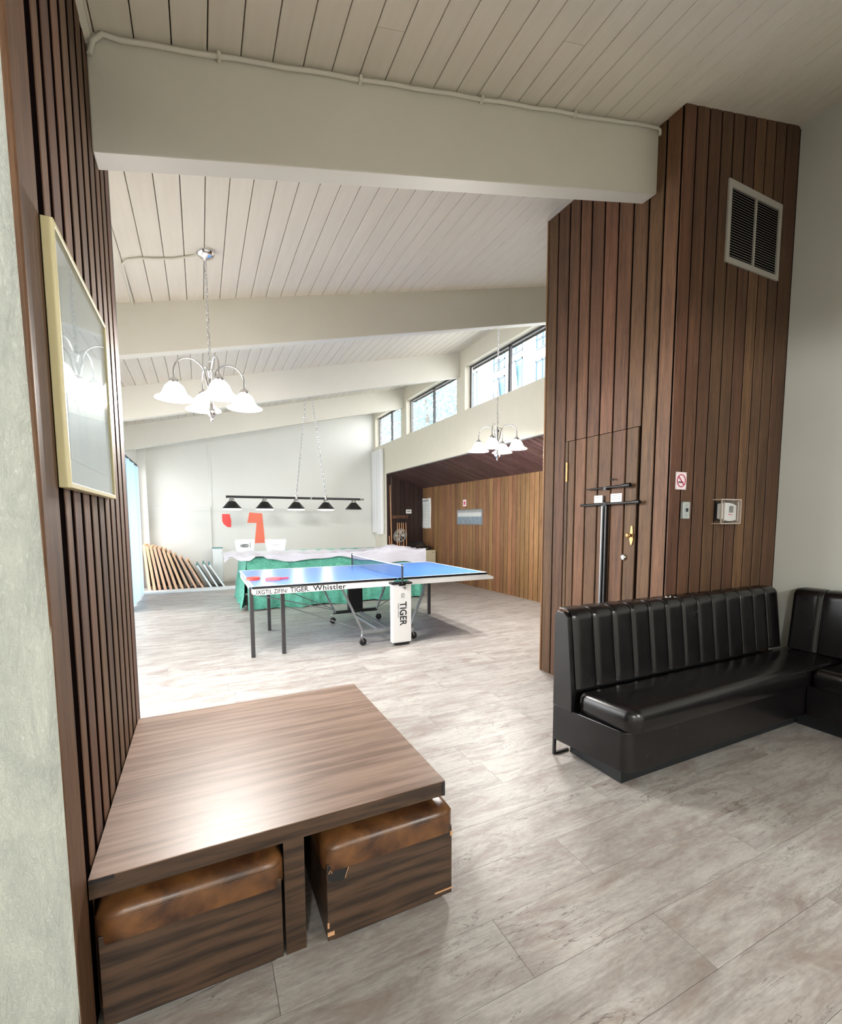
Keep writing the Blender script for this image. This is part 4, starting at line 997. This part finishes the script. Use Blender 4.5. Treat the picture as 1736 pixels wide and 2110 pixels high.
# ------------------------------------------------------------------ leaning wooden-edged panels in the far left corner
spots = [(-.97, -1.03, .93, 0), (-.88, -.975, .90, 0), (-.79, -.915, .90, 0), (-.69, -.85, .88, 0), (-.59, -.78, .86, 0), (-.49, -.70, .83, 0), (-.38, -.62, .78, 0), (-.26, -.52, .72, 0), (-.13, -.41, .66, 0), (.0, -.29, .60, 0), (.16, -.10, .50, 1), (.28, 0.02, .52, 1), (.41, .13, .50, 1)]
ords = ['first', 'second', 'third', 'fourth', 'fifth', 'sixth', 'seventh', 'eighth', 'ninth', 'tenth', 'first', 'second', 'third']
for i, (xb0, xt, zt, tl) in enumerate(spots):
    col = 'teal' if tl else 'orange'
    lab = (f'pale and teal edged panel leaning by the covered table, {ords[i]} of its row' if tl else f'orange wood-edged folded panel leaning in the far corner, {ords[i]} from the curtain')
    y0_ = 10.55-.03*i if not tl else 10.2; y0_ = 10.55
    e = empty('leaning_panel', (xb0, y0_+.3, 0), lab, 'panel', 'folded panels leaning in the far corner')
    d = Vector((xt-xb0, 0, zt)); d.normalize(); nrm = Vector((d.z, 0, -d.x))
    A_ = Vector((xb0, y0_, .012)); B_ = Vector((xt, y0_, zt))
    wd = .048
    for yy in (y0_, y0_+.62):
        MB().bar((A_.x, yy, A_.z), (B_.x, yy, B_.z), wd, .034).build('stile', M['orange'] if not tl else M['tub'], e, bevel=.003)
    MB().bar((A_.x+d.x*.03, y0_, A_.z+d.z*.03), (A_.x+d.x*.03, y0_+.62, A_.z+d.z*.03), .03, .03).build('end_rail', M['orange'] if not tl else M['teal'], e, bevel=.003)
    MB().bar((B_.x, y0_-.015, B_.z), (B_.x, y0_+.635, B_.z), .036, .038).build('end_rail', M['orange'] if not tl else M['teal'], e, bevel=.003)
    a_, b_ = A_+d*.05-nrm*.004, B_-d*.05-nrm*.004
    MB().add([(a_.x, y0_+.03, a_.z), (b_.x, y0_+.03, b_.z), (b_.x, y0_+.60, b_.z), (a_.x, y0_+.60, a_.z)]+[(p_.x+nrm.x*.008, yy, p_.z+nrm.z*.008) for p_, yy in ((a_, y0_+.03), (b_, y0_+.03), (b_, y0_+.60), (a_, y0_+.60))],
             [(0, 1, 2, 3), (7, 6, 5, 4), (0, 1, 5, 4), (1, 2, 6, 5), (2, 3, 7, 6), (3, 0, 4, 7)]).build('infill_board', M['blackm'] if not tl else M['teal'], e)
MB().box(-1.05, 10.2, 0, .7, 10.50, .035).build('floor_mat', M['tub'], None, bevel=.004, at=(-.2, 10.3, 0), label='flat white mat on the floor before the leaning panels', cat='mat')
bx = empty('storage_box', (.32, 11.35, 0), 'tall white box with teal lid against the end wall, left of the covered table', 'box')
MB().box(.22, 11.25, .0, .42, 11.45, .80).build('box_body', M['tub'], bx, bevel=.003)
MB().box(.21, 11.24, .80, .43, 11.46, .812).build('lid', M['teal'], bx)

# ------------------------------------------------------------------ outside
MB().box(-40, -20, -.6, 60, 60, -.5).build('ground', mat('pale_paving', (190, 190, 186), .8), None, label='pale ground outside the building', cat='ground', kind='structure')
ab = empty('apartment_building', (16, 18, -.5), 'white apartment house outside the nearest clerestory window', 'building')
XO = 14.0
M['render'] = mat('white_render', (225, 228, 230), .7); M['winblue'] = mat('pale_blue_window', (100, 140, 154), .6); M['winframe'] = mat('blue_grey_frame', (78, 98, 118), .5)
MB().box(XO, 10.0, -.5, XO+5, 24.2, 14).build('wall', M['render'], ab)
for (ya_, yb_, za_, zb2, cas) in ((22.0, 22.9, 6.3, 9.5, 0), (19.45, 20.45, 8.95, 10.4, 1), (19.45, 20.45, 6.4, 8.6, 1), (18.05, 19.15, 9.35, 10.6, 1), (18.05, 19.15, 7.1, 9.05, 1), (16.2, 17.1, 9.0, 11.0, 0), (16.2, 17.1, 6.6, 8.55, 0), (14.2, 15.2, 9.2, 11, 0), (14.2, 15.2, 6.8, 8.6, 0)):
    w = MB().box(XO-.04, ya_, za_, XO+.01, ya_+.06, zb2).box(XO-.04, yb_-.06, za_, XO+.01, yb_, zb2).box(XO-.04, ya_, zb2-.08, XO+.01, yb_, zb2).box(XO-.06, ya_, za_, XO+.01, yb_, za_+.06).box(XO-.04, (ya_+yb_)/2-.03, za_, XO+.01, (ya_+yb_)/2+.03, zb2).box(XO-.04, ya_, za_+.42, XO+.01, yb_, za_+.48).build('window', M['winframe'], ab)
    MB().box(XO-.01, ya_+.06, za_+.06, XO+.005, yb_-.06, zb2-.08).build('pane', M['winblue'], w)
    if cas: MB().add([(XO-.02, ya_+.35, za_+.55), (XO-.02, yb_-.2, za_+.55), (XO-.22, yb_-.3, zb2-.2), (XO-.22, ya_+.3, zb2-.2)], [(0, 1, 2, 3)]).build('curtain', M['render'], w, solid=.02, fix=False)
def tree(x, y, z, r, seed, label):
    e = empty('tree', (x, y, -.5), label, 'tree', 'trees outside the clerestory windows'); q = random.Random(seed)
    MB().tube([(x, y, -.5), (x+.1, y+.1, z-r*.5), (x-.1, y, z+r*.4)], [.16, .1, .04], 8).build('trunk', M['bark'], e)
    mb = MB()
    for i in range(3600):
        while True:
            p_ = Vector((q.uniform(-1, 1), q.uniform(-1, 1), q.uniform(-1, 1)))
            if p_.length < 1 and (p_.length > .35): break
        c_ = Vector((x, y, z))+Vector((p_.x*r, p_.y*r*1.2, p_.z*r*1.15)); n_ = Vector((q.uniform(-1, 1), q.uniform(-1, 1), q.uniform(-1, 1))).normalized(); a_ = n_.orthogonal().normalized(); b_ = n_.cross(a_); s_ = q.uniform(.04, .085)
        mb.add([c_-a_*s_*1.6, c_-b_*s_*.7, c_+a_*s_*1.6, c_+b_*s_*.7], [(0, 1, 2, 3)])
    mb.build('foliage', M['leaf'], e, fix=False, kind='stuff')
M['bark'] = mat('bark', (130, 122, 116), .8); M['leaf'] = sheer('hazed_leaf', (142, 162, 166), .4)  # leaf colour paled towards blue-grey, haze and glare put into it
tree(8.6, 17.3, 5.9, 1.7, 1, 'leafy pale tree behind the middle clerestory window')
tree(9.2, 21.6, 6.4, 1.9, 2, 'leafy pale tree behind the farthest clerestory window')
